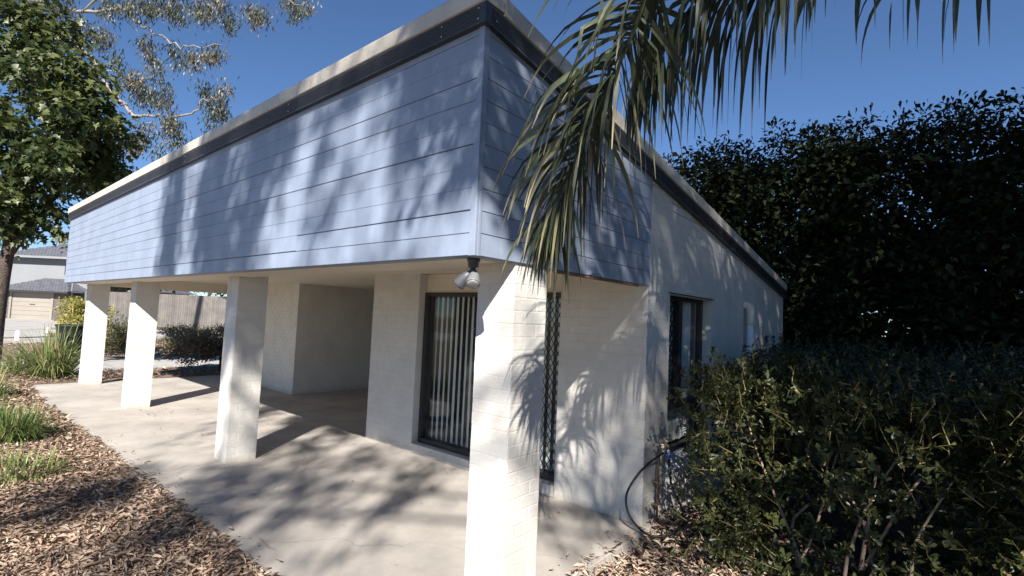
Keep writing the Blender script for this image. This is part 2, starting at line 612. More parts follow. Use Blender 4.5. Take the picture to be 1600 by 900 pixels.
def box_points(n, lo, hi, r=rng):
    return np.asarray(lo) + r.random((n, 3)) * (np.asarray(hi) - np.asarray(lo))


def bez(pts, n):
    """Catmull-Rom through pts"""
    P = np.asarray(pts, float)
    P = np.vstack([2 * P[0] - P[1], P, 2 * P[-1] - P[-2]])
    out = []
    segs = len(P) - 3
    for i in range(n):
        s = i / (n - 1) * segs
        k = min(int(s), segs - 1)
        t = s - k
        a, b, c, d = P[k:k + 4]
        out.append(0.5 * ((2 * b) + (c - a) * t + (2 * a - 5 * b + 4 * c - d) * t * t + (3 * b - a - 3 * c + d) * t ** 3))
    return np.array(out)


# ================================================================== THE SETTING
def bed_height(x, y):
    return -0.035 + 0.022 * np.sin(1.9 * x + 0.6 * np.sin(2.3 * y)) + 0.02 * np.sin(2.7 * y + 1.3 * x) + 0.012 * np.sin(6.1 * x - 4.3 * y)


def sheet(name, x0, x1, y0, y1, step, hf, mat):
    xs = np.linspace(x0, x1, max(2, int((x1 - x0) / step) + 1))
    ys = np.linspace(y0, y1, max(2, int((y1 - y0) / step) + 1))
    X, Y = np.meshgrid(xs, ys)
    Z = hf(X, Y)
    V = np.stack([X, Y, Z], -1).reshape(-1, 3)
    nx, ny = len(xs), len(ys)
    i = np.arange(nx - 1)[None, :] + nx * np.arange(ny - 1)[:, None]
    i = i.reshape(-1)
    Fq = np.stack([i, i + 1, i + 1 + nx, i + nx], -1)
    o = mesh_obj(name, V, Fq, mat, smooth=True)
    return tag(o, kind='structure')


sheet('ground', -500, 500, -400, 600, 100, lambda X, Y: 0 * X - 0.30, 'ground')
sheet('garden_bed', -27, 0.045, -9, -0.455, 0.12, lambda X, Y: bed_height(X, Y) * np.clip((-0.455 - Y) * 6 + 0.35, 0, 1), 'soil')
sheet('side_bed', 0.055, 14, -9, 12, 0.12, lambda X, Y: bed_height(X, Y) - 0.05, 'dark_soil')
sheet('far_bed', -15.05, -12.62, -0.45, 14, 0.2, lambda X, Y: bed_height(X, Y), 'soil')
sheet('verge_bed', -26.5, -18.55, -0.3, 14, 0.25, lambda X, Y: bed_height(X, Y) + 0.01, 'soil')
sheet('verge', -44, -26.5, -4, 22, 1.0, lambda X, Y: 0 * X - 0.045, 'soil')
o = MB().box(-18.5, -15.1, -0.40, 30, -0.25, -0.012).build('driveway', 'drive')
tag(o, kind='structure')
o = MB().box(-60, -30, -30, 40, -0.28, -0.03).build('street', 'drive')
tag(o, kind='structure')
o = MB().box(-30, -26.6, 0.2, 1.9, -0.25, -0.015).build('footpath', 'concrete')
tag(o, kind='structure')
for x0, x1 in ((-12.6, -8.606), (-8.6, -4.406), (-4.4, 0.05)):
    for y0, y1 in ((-0.45, 2.352), (2.358, 7.9 if x0 < -5 else 7.5)):
        o = MB().box(x0, x1, y0, y1, -0.28, 0.0).build('concrete_slab', 'concrete', bevel=0.005)
        tag(o, kind='structure')

# ================================================================== THE HOUSE
H, ZC = 2.2, 2.4                 # underside of the blue fascia, veranda ceiling
ZT, SL = 3.586, 0.1535           # underside of the dark metal at the front, fall of the roof
YW, XS = 2.357, -0.02            # front wall plane, side wall plane
YE = 7.75                        # rear end of the side wall
XL = -12.47                      # left end of the fascia
CH = 0.0860                      # brick course
house = empty('house', (-6, 2.4, 0))
tag(house, 'low cream brick house with deep blue boarded fascia and square veranda columns', 'house')


def hpart(mb, name, mat, parent=None, **k):
    o = mb.build(name, mat, **k)
    if parent is None:
        keep(o, house)
    else:
        o.parent = parent
        o.matrix_parent_inverse = Matrix.Identity(4)
        # parent meshes are built in world coordinates under the house empty
        o.matrix_parent_inverse = (Matrix.Translation(-house.location) @ Matrix.Translation(house.location)).inverted()
    return o


def brick_mesh(name, L, D, Hh, bev=0.0026):
    bm = bmesh.new()
    bmesh.ops.create_cube(bm, size=1.0)
    for v in bm.verts:
        v.co = Vector(((v.co.x + 0.5) * L, (v.co.y + 0.5) * D, (v.co.z + 0.5) * Hh))
    bmesh.ops.bevel(bm, geom=list(bm.edges), offset=bev, segments=1, affect='EDGES')
    me = bpy.data.meshes.new(name)
    bm.to_mesh(me)
    bm.free()
    me.materials.append(M['brick'])
    return me


BL, BH, BD, JT = 0.230, CH - 0.0055, 0.05, 0.006
BRICK = brick_mesh('brick', BL, BD, BH)
BRV = np.array([v.co for v in BRICK.vertices])
BRF = [tuple(p.vertices) for p in BRICK.polygons]


def place_bricks(rows, plane, wall, singles, merged):
    """rows: (u, z, length). plane 'front' (u = X) or 'side' (u = Y)"""
    for (u, z, ln, single) in rows:
        pr = 0.0016 + random.uniform(-0.0008, 0.001)
        s = ln / BL
        if plane == 'front':
            mw = Matrix.Translation((u, YW - pr, z)) @ Matrix.Rotation(random.uniform(-.004, .004), 4, 'Y') @ Matrix.Diagonal((s, 1, 1, 1))
        elif plane == 'side':
            mw = Matrix.Translation((XS + pr, u, z)) @ Matrix.Rotation(math.pi / 2, 4, 'Z') @ Matrix.Rotation(random.uniform(-.004, .004), 4, 'Y') @ Matrix.Diagonal((s, 1, 1, 1))
        else:
            mw = plane(u, z, pr + 0.004) @ Matrix.Diagonal((s, 1, 1, 1))
        if single:
            o = bpy.data.objects.new('brick', BRICK)
            COL.objects.link(o)
            o.parent = wall
            o.matrix_local = mw
            singles.append(o)
        else:
            merged.add([mw @ Vector(v) for v in BRV], BRF)


def courses(u0, u1, z0, z1, holes=(), corner=None, single=lambda u, z: False, top=None):
    out = []
    k = 0
    z = z0
    while z + CH <= z1 + 0.02:
        off = 0.0 if k % 2 else (BL + JT) / 2
        a0, b0 = u0, u1
        if corner == 'end' and k % 2:
            b0 -= BD + 0.006
        if corner == 'start' and k % 2 == 0:
            a0 += BD + 0.006
        zc = z + BH / 2
        segs = [(a0, b0)]
        for (h0, h1, g0, g1) in holes:
            if g0 < zc < g1:
                ns = []
                for s0, s1 in segs:
                    if h1 <= s0 or h0 >= s1:
                        ns.append((s0, s1))
                    else:
                        if h0 > s0:
                            ns.append((s0, h0))
                        if h1 < s1:
                            ns.append((h1, s1))
                segs = ns
        p = u0 - off
        while p < u1:
            for s0, s1 in segs:
                x0, x1 = max(p, s0), min(p + BL, s1)
                if x1 - x0 > 0.03 and (top is None or z + BH < top((x0 + x1) / 2)):
                    out.append((x0, z, x1 - x0, single(x0, z)))
            p += BL + JT
        z += CH
        k += 1
    return out


# ---- front wall with the sliding window
WX0, WX1, WZ0, WZ1 = -3.35, -1.005, 0.125, 2.15
core = MB()
core.box(-4.40, WX0, YW, YW + 0.2, -0.02, ZC)
core.box(WX1, XS - 0.2, YW, YW + 0.2, -0.02, ZC)
core.box(WX0, WX1, YW + 0.012, YW + 0.2, -0.02, WZ0 - 0.008)
wall_front = hpart(core, 'front_wall', 'mortar')
single_b, merged_b = [], MB()
place_bricks(courses(-4.40, WX0, 0.004, ZC, single=lambda u, z: True), 'front', wall_front, single_b, merged_b)
place_bricks(courses(WX1, XS + 0.004, 0.004, ZC, corner='end', single=lambda u, z: True), 'front', wall_front, single_b, merged_b)

# ---- side wall with the tall window
SY0, SY1, SZ0, SZ1 = 2.87, 4.10, 0.50, 2.165


def roof_z(y):
    return ZT - SL * y


core = MB()
core.box(XS - 0.2, XS, YW, SY0, -0.2, 3.15)
core.box(XS - 0.2, XS, SY0, SY1, -0.2, SZ0 - 0.2)
core.box(XS - 0.2, XS, SY0, SY1, SZ1, 3.0)
core.hexa([(XS - 0.2, SY1, -0.2), (XS, SY1, -0.2), (XS, YE, -0.2), (XS - 0.2, YE, -0.2),
           (XS - 0.2, SY1, roof_z(SY1) + 0.05), (XS, SY1, roof_z(SY1) + 0.05), (XS, YE, roof_z(YE) + 0.05), (XS - 0.2, YE, roof_z(YE) + 0.05)])
wall_side = hpart(core, 'side_wall', 'mortar')
side_rows = courses(YW - 0.004, YE, 0.004 - 2 * CH, 3.35, holes=((SY0, SY1, SZ0 - 0.26, SZ1),), corner='start',
                    single=lambda u, z: u < 4.55 and z > -0.1 and not (u > 3.2 and z < SZ0), top=lambda y: roof_z(y) + 0.10)
place_bricks(side_rows, 'side', wall_side, single_b, merged_b)
o = hpart(merged_b, 'brickwork', 'brick')
tag(o, kind='stuff')

# ---- entry recess, utility room and rear walls (painted brick, courses too fine to pick apart from here)
core = MB()
core.box(-11.0, -8.533, 3.29, 7.7, -0.02, ZC)
core.box(-8.533, -4.40, 6.6, 6.8, -0.02, ZC)
core.box(-4.40, -4.2, YW + 0.2, 7.5, -0.02, ZC)
core.box(-4.2, XS - 0.2, 7.3, 7.5, -0.02, 2.4)
wall_utility = hpart(core, 'utility_room_wall', 'mortar')
mb = MB()
far_front = lambda u, z, pr: Matrix.Translation((u, 3.29 - pr, z))
far_side = lambda u, z, pr: Matrix.Translation((-8.533 + pr, u, z)) @ Matrix.Rotation(math.pi / 2, 4, 'Z')
dummy = []
place_bricks(courses(-11.0, -8.529, 0.004, ZC, corner='end'), far_front, wall_utility, dummy, mb)
place_bricks(courses(3.286, 6.6, 0.004, ZC, corner='start'), far_side, wall_utility, dummy, mb)
o = mb.build('utility_brickwork', 'brick')
o.parent = wall_utility
tag(o, kind='stuff')

# ---- columns: piers laid as a pinwheel of four bricks to a course
CW, CD, CY = 0.331, 0.348, 0.402


def pier(X, joined):
    x0, x1, y0, y1 = X - CW, X, CY, CY + CD
    c = MB().box(x0 + 0.0015, x1 - 0.0015, y0 + 0.0015, y1 - 0.0015, -0.01, ZC)
    col = hpart(c, 'column', 'mortar')
    mbk = MB()
    b, j = 0.108, 0.005
    k, z = 0, 0.003
    while z < ZC - 0.03:
        A = [(0, 0, CW - b - j, b), (CW - b, 0, b, CD - b - j), (b + j, CD - b, CW - b - j, b), (0, b + j, b, CD - b - j)]
        if k % 2:
            A = [(CW - ax - w, ay, w, d) for ax, ay, w, d in A]
        for ax, ay, w, d in A:
            e = random.uniform(-0.0007, 0.0007)
            mw = (Matrix.Translation((x0 + ax + e, y0 + ay + random.uniform(-.0007, .0007), z))
                  @ Matrix.Diagonal((w / BL, d / BD, 1, 1)))
            if joined:
                mbk.add([mw @ Vector(v) for v in BRV], BRF)
            else:
                long_x = w > d
                o = bpy.data.objects.new('brick', BRICK)
                COL.objects.link(o)
                o.parent = col
                o.matrix_local = mw
        z += CH
        k += 1
    if joined:
        o = mbk.build('brickwork', 'brick')
        o.parent = col
        tag(o, kind='stuff')
    return col


for cx, joined in ((-12.194, True), (-8.611, True), (-4.318, True), (-0.016, False)):
    pier(cx, joined)

# ---- blue boarded fascia
mb = MB()
mb.box(XL, -0.02, 0.02, 0.12, H, ZT + 0.12)
mb.hexa([(-0.12, 0.12, H), (-0.02, 0.12, H), (-0.02, YW - 0.006, H), (-0.12, YW - 0.006, H),
         (-0.12, 0.12, ZT + 0.1), (-0.02, 0.12, ZT + 0.1), (-0.02, YW - 0.006, roof_z(YW) + 0.1), (-0.12, YW - 0.006, roof_z(YW) + 0.1)])
mb.hexa([(XL, 0.12, H), (XL + 0.1, 0.12, H), (XL + 0.1, 7.7, H), (XL, 7.7, H),
         (XL, 0.12, ZT + 0.1), (XL + 0.1, 0.12, ZT + 0.1), (XL + 0.1, 7.7, roof_z(7.7) + 0.1), (XL, 7.7, roof_z(7.7) + 0.1)])
cladding = hpart(mb, 'fascia_cladding', 'blue')
BRD, GAP, TH = 0.1345, 0.0030, 0.018


def board_mesh(L, h, t):
    """board with a chamfered lower edge; x = length, y = front at 0, z up"""
    c = 0.0028
    prof = [(0, c), (0, h - c * 0.5), (c * 0.5, h), (t, h), (t, 0), (c, 0)]
    me = MB().prism(prof, (0, 0, 0), (L, 0, 0), (0, 1, 0), (0, 0, 1))
    return me


unit_board = board_mesh(1.0, BRD - GAP, TH).build('board', 'blue')
BOARD = unit_board.data
bpy.data.objects.remove(unit_board)


def put_board(mw):
    o = bpy.data.objects.new('board', BOARD)
    COL.objects.link(o)
    o.parent = cladding
    o.matrix_local = mw
    return o


joints = {0: [-9.6, -3.1], 1: [-11.0, -2.15], 2: [-7.2], 3: [-10.2, -5.3], 4: [-6.5], 5: [-8.3, -4.0], 6: [-7.0], 7: [-9.9, -2.7], 8: [-5.9], 9: [-8.1], 10: [-6.3, -1.9]}
for r in range(11):
    z = H + r * BRD
    xs = [XL] + joints[r] + [-0.045]
    for a, b in zip(xs[:-1], xs[1:]):
        L = b - a - 0.0035
        rz = random.uniform(-0.0007, 0.0007)
        put_board(Matrix.Translation((a, random.uniform(-.0012, .0012), z + GAP / 2)) @ Matrix.Rotation(rz, 4, 'Y') @ Matrix.Diagonal((L, 1, 1, 1)))
    # side boards, cut where the roof comes down
    y_end = YW - 0.008
    if z + BRD > roof_z(y_end) + 0.20:
        y_end = min(y_end, (ZT + 0.20 - z - BRD) / SL)
    if y_end > 0.1:
        L = y_end - 0.045
        put_board(Matrix.Translation((random.uniform(-.0012, .0012), 0.045, z + GAP / 2)) @ Matrix.Rotation(math.pi / 2, 4, 'Z') @ Matrix.Diagonal((L, 1, 1, 1)))
mb = MB()
mb.box(-0.044, 0.006, -0.006, 0.018, H - 0.002, ZT + 0.1)
mb.box(-0.018, 0.006, 0.0185, 0.044, H - 0.002, ZT + 0.1)
hpart(mb, 'corner_trim', 'blue', bevel=0.003)

# ---- roof: ribbed dark metal, cream capping, deck falling to the back
MH, CPH, OV = 0.124, 0.125, 0.037
ribs = [(0.0, 0.0), (0.0, 0.012)]
zz = 0.012
for i in range(6):
    ribs += [(0.0, zz), (0.005, zz + 0.003), (0.005, zz + 0.010), (0.0, zz + 0.013)]
    zz += 0.0165
ribs += [(0.0, MH), (0.05, MH), (0.05, 0.0)]
prof = [(-OV + a, b) for a, b in ribs]
mb = MB()
mb.prism(prof, (XL - 0.03, 0, ZT), (0.028 + 0.0, 0, ZT), (0, 1, 0), (0, 0, 1))
front_metal = hpart(mb, 'metal_fascia', 'black_metal')
yb = 7.72
mb = MB()
sp = [(OV - a, b) for a, b in ribs]
mb.prism(sp, (0, -OV + 0.052, ZT + SL * 0), (0, yb, roof_z(yb)), (1, 0, 0), (0, 0, 1))
side_metal = hpart(mb, 'metal_fascia', 'black_metal')
mb = MB()
mb.box(0.0 - 0.012, OV + 0.003, -OV - 0.003, -OV + 0.0515, ZT - 0.003, ZT + MH - 0.002)
hpart(mb, 'fascia_corner', 'black_metal', bevel=0.002)
for (p, s) in (((-0.02, -OV - 0.003), 'f'), ((-0.35, -OV), 'f'), ((-2.4, -OV), 'f'), ((-5.1, -OV), 'f')):
    for dz in (0.03, 0.095):
        mb = MB().lathe((p[0], p[1], ZT + dz), (0, -1, 0), [(0, 0.004), (0.003, 0.0045), (0.0045, 0.002)], 8)
        hpart(mb, 'rivet', 'white_plastic')
for y in (0.06, 1.9, 3.8):
    mb = MB().lathe((OV + 0.001, y, roof_z(y) + 0.05), (1, 0, 0), [(0, 0.004), (0.003, 0.0045), (0.0045, 0.002)], 8)
    hpart(mb, 'rivet', 'white_plastic')
capprof = [(0, 0), (-0.012, 0.004), (-0.012, CPH - 0.02), (-0.004, CPH), (0.16, CPH), (0.16, 0)]
xj = [XL - 0.035, -9.3, -6.1, -2.9, OV + 0.010]
for a, b in zip(xj[:-1], xj[1:]):
    mb = MB().prism([(-OV + p, q) for p, q in capprof], (a, 0, ZT + MH + 0.002), (b - 0.004, 0, ZT + MH + 0.002 + random.uniform(-.002, .002)), (0, 1, 0), (0, 0, 1))
    hpart(mb, 'roof_capping', 'cap', bevel=0.004)
yj = [-OV + 0.165, 2.6, 5.2, yb]
for a, b in zip(yj[:-1], yj[1:]):
    mb = MB().prism([(OV - p, q) for p, q in capprof], (0, a, roof_z(a) + MH + 0.002), (0, b - 0.004, roof_z(b) + MH + 0.002), (1, 0, 0), (0, 0, 1))
    hpart(mb, 'roof_capping', 'cap', bevel=0.004)
mb = MB()
mb.hexa([(XL + 0.02, 0.03, ZT + 0.13), (0.0, 0.03, ZT + 0.13), (0.0, yb, roof_z(yb) + 0.13), (XL + 0.02, yb, roof_z(yb) + 0.13),
         (XL + 0.02, 0.03, ZT + 0.19), (0.0, 0.03, ZT + 0.19), (0.0, yb, roof_z(yb) + 0.19), (XL + 0.02, yb, roof_z(yb) + 0.19)])
hpart(mb, 'roof_deck', 'cap')

# ---- ceiling and soffits
mb = MB()
mb.box(XL + 0.1, -0.12, 0.12, 7.6, ZC + 0.005, ZC + 0.035)
hpart(mb, 'ceiling', 'soffit')
mb = MB().box(XL + 0.01, -0.022, 0.022, 0.54, H + 0.004, ZC + 0.004)
hpart(mb, 'front_soffit', 'soffit', bevel=0.004)
mb = MB().box(-0.16, -0.022, 0.541, YW - 0.007, H + 0.008, ZC + 0.004)
hpart(mb, 'side_soffit', 'soffit')
mb = MB().box(XL + 0.01, XL + 0.2, 0.541, 7.6, H - 0.025, ZC + 0.004)
hpart(mb, 'end_beam', 'soffit')
mb = MB().box(-0.03, -0.004, 0.86, 2.14, H - 0.022, H - 0.003)
hpart(mb, 'soffit_bead', 'brown_trim', bevel=0.004)


# ---- windows
def diamond_grille(mb, o, ax, w, h, sx, sy, t, th, nrm):
    """crossed diagonal strips in the rectangle o + ax*[0,w] + z*[0,h]"""
    o, ax, nrm = Vector(o), Vector(ax), Vector(nrm)
    k = sy / sx
    for sgn in (1, -1):
        c = -h - w * k
        while c < h + w * k:
            # line z = sgn*k*x + c
            pts = []
            xa, xb = 0.0, w
            za, zb = sgn * k * xa + c, sgn * k * xb + c
            def clip(p, q, lo, hi):
                (x1, z1), (x2, z2) = p, q
                if z1 > z2:
                    r = clip(q, p, lo, hi)
                    return r and (r[1], r[0])
                if z2 < lo or z1 > hi:
                    return None
                f = lambda zz: x1 + (x2 - x1) * (zz - z1) / (z2 - z1)
                a = (f(lo), lo) if z1 < lo else (x1, z1)
                b = (f(hi), hi) if z2 > hi else (x2, z2)
                return a, b
            r = clip((xa, za), (xb, zb), 0, h)
            if r and math.dist(*r) > 0.01:
                (x1, z1), (x2, z2) = r
                p, q = o + ax * x1 + Vector((0, 0, z1)), o + ax * x2 + Vector((0, 0, z2))
                d = (q - p).normalized()
                s = d.cross(nrm).normalized() * t
                nn = nrm * th * (1 if sgn > 0 else 0.8)
                mb.hexa([p - s, p + s, p + s + nn, p - s + nn, q - s, q + s, q + s + nn, q - s + nn])
            c += sy
    return mb


YF = YW + 0.105                    # front of the window frame
ft = 0.05
mb = MB()
mb.box(WX0, WX0 + ft, YF, YF + 0.09, WZ0, WZ1)
mb.box(WX1 - ft, WX1, YF, YF + 0.09, WZ0, WZ1)
mb.box(WX0 + ft, WX1 - ft, YF, YF + 0.09, WZ1 - 0.055, WZ1)
mb.box(WX0 + ft, WX1 - ft, YF - 0.01, YF + 0.09, WZ0, WZ0 + 0.06)
mb.box(-2.12, -2.05, YF + 0.012, YF + 0.08, WZ0 + 0.06, WZ1 - 0.055)
win_front = hpart(mb, 'window', 'frame', bevel=0.004)
win_front["label"] = 'wide dark framed sliding window with vertical blinds, behind the corner column'
mb = MB().box(WX0 + 0.003, WX1 - 0.003, YF + 0.02, YF + 0.05, WZ1 + 0.002, ZC)
hpart(mb, 'lintel_panel', 'soffit')
mb = MB().box(WX0 + 0.004, WX1 - 0.004, YW - 0.006, YF + 0.03, 0.001, WZ0 - 0.006)
hpart(mb, 'window_sill', 'mortar', bevel=0.006)


def wpart(mb, name, mat, par, **k):
    o = mb.build(name, mat, **k)
    o.parent = par
    return o


wpart(MB().box(WX0 + ft, -2.12, YF + 0.045, YF + 0.051, WZ0 + 0.06, WZ1 - 0.055), 'pane', 'glass', win_front)
wpart(MB().box(-2.05, WX1 - ft, YF + 0.055, YF + 0.061, WZ0 + 0.06, WZ1 - 0.055), 'pane', 'glass', win_front)
wpart(diamond_grille(MB(), (-2.03, YF + 0.008, WZ0 + 0.065), (1, 0, 0), 0.97, WZ1 - WZ0 - 0.13, 0.062, 0.105, 0.0028, 0.008, (0, 1, 0)), 'security_grille', 'black', win_front)
x = WX0 + 0.10
k = 0
while x < WX1 - 0.08:
    an = math.radians(-25 + random.uniform(-4, 4))
    w = 0.044
    dx, dy = math.cos(an) * w, math.sin(an) * w
    sag = random.uniform(-0.004, 0.004)
    mb = MB()
    mb.hexa([(x - dx, YF + 0.16 - dy, 0.17), (x + dx, YF + 0.16 + dy, 0.17), (x + dx - .0012, YF + 0.161 + dy, 0.17), (x - dx - .0012, YF + 0.161 - dy, 0.17),
             (x - dx + sag, YF + 0.16 - dy, 2.11), (x + dx + sag, YF + 0.16 + dy, 2.11), (x + dx + sag - .0012, YF + 0.161 + dy, 2.11), (x - dx + sag - .0012, YF + 0.161 - dy, 2.11)])
    wpart(mb, 'blind_slat', 'blind', win_front)
    x += 0.098
    k += 1
# interior shell of the front room
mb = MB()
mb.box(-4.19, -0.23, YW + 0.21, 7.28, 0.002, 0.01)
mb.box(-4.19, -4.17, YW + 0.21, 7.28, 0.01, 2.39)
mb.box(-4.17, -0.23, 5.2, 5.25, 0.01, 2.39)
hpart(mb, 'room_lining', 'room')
mb = MB()
mb.box(-3.3, -2.3, 4.4, 5.0, 0.01, 0.75)
mb.box(-1.9, -1.2, 3.6, 4.6, 0.01, 0.45)
hpart(mb, 'room_cupboard', 'garage_door', bevel=0.01)

# side window
XF = XS - 0.10
fy = 0.045
YM = 3.40
ZTR = 0.98
mb = MB()
mb.box(XF - 0.07, XF, SY0, SY0 + fy, SZ0, SZ1)
mb.box(XF - 0.07, XF, SY1 - fy, SY1, SZ0, SZ1)
mb.box(XF - 0.07, XF, SY0 + fy, SY1 - fy, SZ1 - fy, SZ1)
mb.box(XF - 0.07, XF, SY0 + fy, SY1 - fy, SZ0, SZ0 + fy)
mb.box(XF - 0.07, XF + 0.004, SY0 + fy, SY1 - fy, ZTR - 0.035, ZTR + 0.035)
mb.box(XF - 0.07, XF + 0.012, YM - 0.035, YM + 0.035, ZTR + 0.035, SZ1 - fy)
win_side = hpart(mb, 'window', 'frame', bevel=0.003)
win_side["label"] = 'tall narrow side window with diamond grille and white curtain'
wpart(MB().box(XF - 0.04, XF - 0.034, YM + 0.035, SY1 - fy, ZTR + 0.035, SZ1 - fy), 'pane', 'glass', win_side)
wpart(MB().box(XF - 0.05, XF - 0.044, SY0 + fy, YM - 0.035, ZTR + 0.035, SZ1 - fy), 'pane', 'glass', win_side)
wpart(MB().box(XF - 0.04, XF - 0.034, SY0 + fy, SY1 - fy, SZ0 + fy, ZTR - 0.035), 'pane', 'glass', win_side)
wpart(diamond_grille(MB(), (XF - 0.012, SY0 + fy, ZTR + 0.036), (0, 1, 0), YM - 0.035 - SY0 - fy, SZ1 - fy - ZTR - 0.036, 0.07, 0.105, 0.004, 0.009, (1, 0, 0)), 'security_grille', 'black', win_side)
# curtain with folds
cy = np.linspace(SY0 + 0.03, SY1 - 0.03, 60)
V, Fq = [], []
for i, y in enumerate(cy):
    xo = XF - 0.15 + 0.018 * math.sin(y * 62) + 0.01 * math.sin(y * 27)
    V += [(xo, y, SZ0 + 0.03), (xo + 0.006 * math.sin(y * 40), y, SZ1 - 0.02)]
Fq = [(2 * i, 2 * i + 2, 2 * i + 3, 2 * i + 1) for i in range(59)]
o = mesh_obj('curtain', V, Fq, 'curtain', smooth=True)
o.parent = win_side
# sloping brick sill
y = SY0 + 0.002
while y < SY1 - 0.02:
    mb = MB()
    w = 0.076
    mb.hexa([(XS - 0.10, y, SZ0 - 0.14), (XS + 0.045, y, SZ0 - 0.24), (XS + 0.045, y + w, SZ0 - 0.24), (XS - 0.10, y + w, SZ0 - 0.14),
             (XS - 0.10, y, SZ0 - 0.002), (XS + 0.052, y, SZ0 - 0.10), (XS + 0.052, y + w, SZ0 - 0.10), (XS - 0.10, y + w, SZ0 - 0.002)])
    o = hpart(mb, 'sill_brick', 'brick', bevel=0.004)
    y += 0.0835
mb = MB().box(XS - 0.19, XS - 0.005, SY0 + 0.001, SY1 - 0.001, SZ0 - 0.21, SZ0 - 0.15)
hpart(mb, 'sill_bed', 'mortar')
mb = MB().box(XS - 0.015, XS + 0.02, SY0 - 0.04, SY1 + 0.04, SZ1 + 0.001, SZ1 + 0.011)
hpart(mb, 'lintel_angle', 'black')

# downpipe with its cream offset head
dp = hpart(MB().tube([(0.062, 5.45, 2.0), (0.062, 5.45, -0.05)], 0.042, 18), 'downpipe', 'pvc', smooth=True)
path = bez([(-0.03, 5.45, 2.17), (0.02, 5.45, 2.165), (0.058, 5.45, 2.12), (0.064, 5.45, 2.03), (0.063, 5.45, 1.90)], 12)
o = MB().tube(path, [0.050] * 12, 18).build('downpipe_head', 'pvc_cream', smooth=True)
o.parent = dp
for z in (1.2, 0.3):
    mb = MB().box(XS + 0.001, 0.03, 5.39, 5.51, z, z + 0.03)
    wpart(mb, 'bracket', 'pvc', dp)

# meshes of parts are in world coordinates: children of parts sit under an un-moved frame


# ================================================================== SMALL FITTINGS
# ---- twin floodlight under the corner of the soffit
LX, LY = -0.125, 0.125
flood = empty('floodlight', (LX, LY, H))
tag(flood, 'grey twin-head floodlight hanging under the corner of the blue fascia', 'floodlight')
o = MB().lathe((LX, LY, H + 0.002), (0, 0, -1), [(0, 0.040), (0.018, 0.042), (0.022, 0.036), (0.055, 0.033), (0.060, 0.026)], 22).build('mount', 'grey_plastic', smooth=True)
keep(o, flood)


def flood_head(knee, tip, mat):
    knee, tip = Vector(knee), Vector(tip)
    start = Vector((LX, LY, H - 0.05)) + (knee - Vector((LX, LY, H - 0.05))) * 0.25
    arm = keep(MB().tube([start, start + (knee - start) * 0.6, knee, knee + (tip - knee) * 0.15], [0.010, 0.010, 0.012, 0.014], 10).build('arm', 'grey_plastic', smooth=True), flood)
    ax = (tip - knee).normalized()
    L = (tip - knee).length
    hd = keep(MB().lathe(knee, ax, [(0, 0.012), (0.012, 0.024), (0.04, 0.034), (L * 0.7, 0.040), (L - 0.012, 0.043), (L, 0.043)], 22).build('lamp_head', mat, smooth=True), flood)
    l = MB().lathe(knee + ax * (L - 0.002), ax, [(0, 0.0385), (0.005, 0.036), (0.008, 0.022), (0.0085, 0.002)], 22).build('lens', 'lens', smooth=True)
    l.parent = hd


flood_head((LX - 0.012, LY - 0.01, H - 0.085), (LX - 0.088, LY - 0.035, H - 0.165), 'grey_plastic')
flood_head((LX + 0.022, LY - 0.006, H - 0.085), (LX + 0.062, LY - 0.058, H - 0.165), 'pale_grey')

# ---- tap and hose at the corner of the side wall
TY = 2.62
tap = empty('garden_tap', (0.03, TY, 0))
tag(tap, 'brass garden tap with blue connector on a copper standpipe by the side wall', 'tap')
keep(MB().tube([(0.035, TY - 0.06, -0.12), (0.035, TY - 0.06, 0.30), (0.037, TY - 0.055, 0.66), (0.04, TY - 0.03, 0.70)], 0.0105, 10).build('standpipe', 'copper', smooth=True), tap)
for z in (0.15, 0.36):
    keep(MB().box(XS + 0.004, 0.05, TY - 0.085, TY - 0.035, z, z + 0.012).build('pipe_clip', 'brass'), tap)
b = MB().tube([(0.03, TY - 0.03, 0.70), (0.055, TY + 0.0, 0.705), (0.09, TY + 0.02, 0.70), (0.10, TY + 0.025, 0.66)], [0.013, 0.016, 0.014, 0.012], 12)
b.tube([(0.075, TY + 0.012, 0.70), (0.075, TY + 0.012, 0.755)], [0.011, 0.008], 10)
keep(b.build('tap_body', 'brass', smooth=True), tap)
b = MB().tube([(0.045, TY - 0.01, 0.758), (0.105, TY + 0.034, 0.758)], [0.007, 0.007], 8)
b.lathe((0.075, TY + 0.012, 0.752), (0, 0, 1), [(0, 0.010), (0.01, 0.010), (0.013, 0.006)], 10)
keep(b.build('tap_handle', 'brass', smooth=True), tap)
keep(MB().lathe((0.10, TY + 0.025, 0.665), (0, 0, -1), [(0, 0.014), (0.01, 0.017), (0.03, 0.017), (0.036, 0.013)], 14).build('connector', 'white_plastic', smooth=True), tap)
keep(MB().lathe((0.10, TY + 0.025, 0.628), (0, 0, -1), [(0, 0.013), (0.006, 0.019), (0.045, 0.018), (0.055, 0.012)], 14).build('connector', 'blue_plastic', smooth=True), tap)
keep(MB().lathe((0.062, TY - 0.012, 0.69), (0.25, -1, 0.1), [(0, 0.012), (0.03, 0.014), (0.05, 0.012)], 12).build('connector', 'white_plastic', smooth=True), tap)
hp = [at(1044, 727, 4.72), at(1048, 752, 4.70), at(1060, 782, 4.68), at(1070, 808, 4.62), at(1062, 826, 4.5), at(1035, 838, 4.42), at(1008, 833, 4.42),
      at(986, 810, 4.45), at(978, 785, 4.5), at(983, 762, 4.55), at(1002, 735, 4.62), at(1024, 716, 4.68), at(1036, 708, 4.74)]
hp[0] = np.array([0.10, TY + 0.025, 0.585])
for q in hp:
    q[2] = max(q[2], -0.045)
    q[0] = max(q[0], 0.035) if q[1] > YW - 0.02 else q[0]
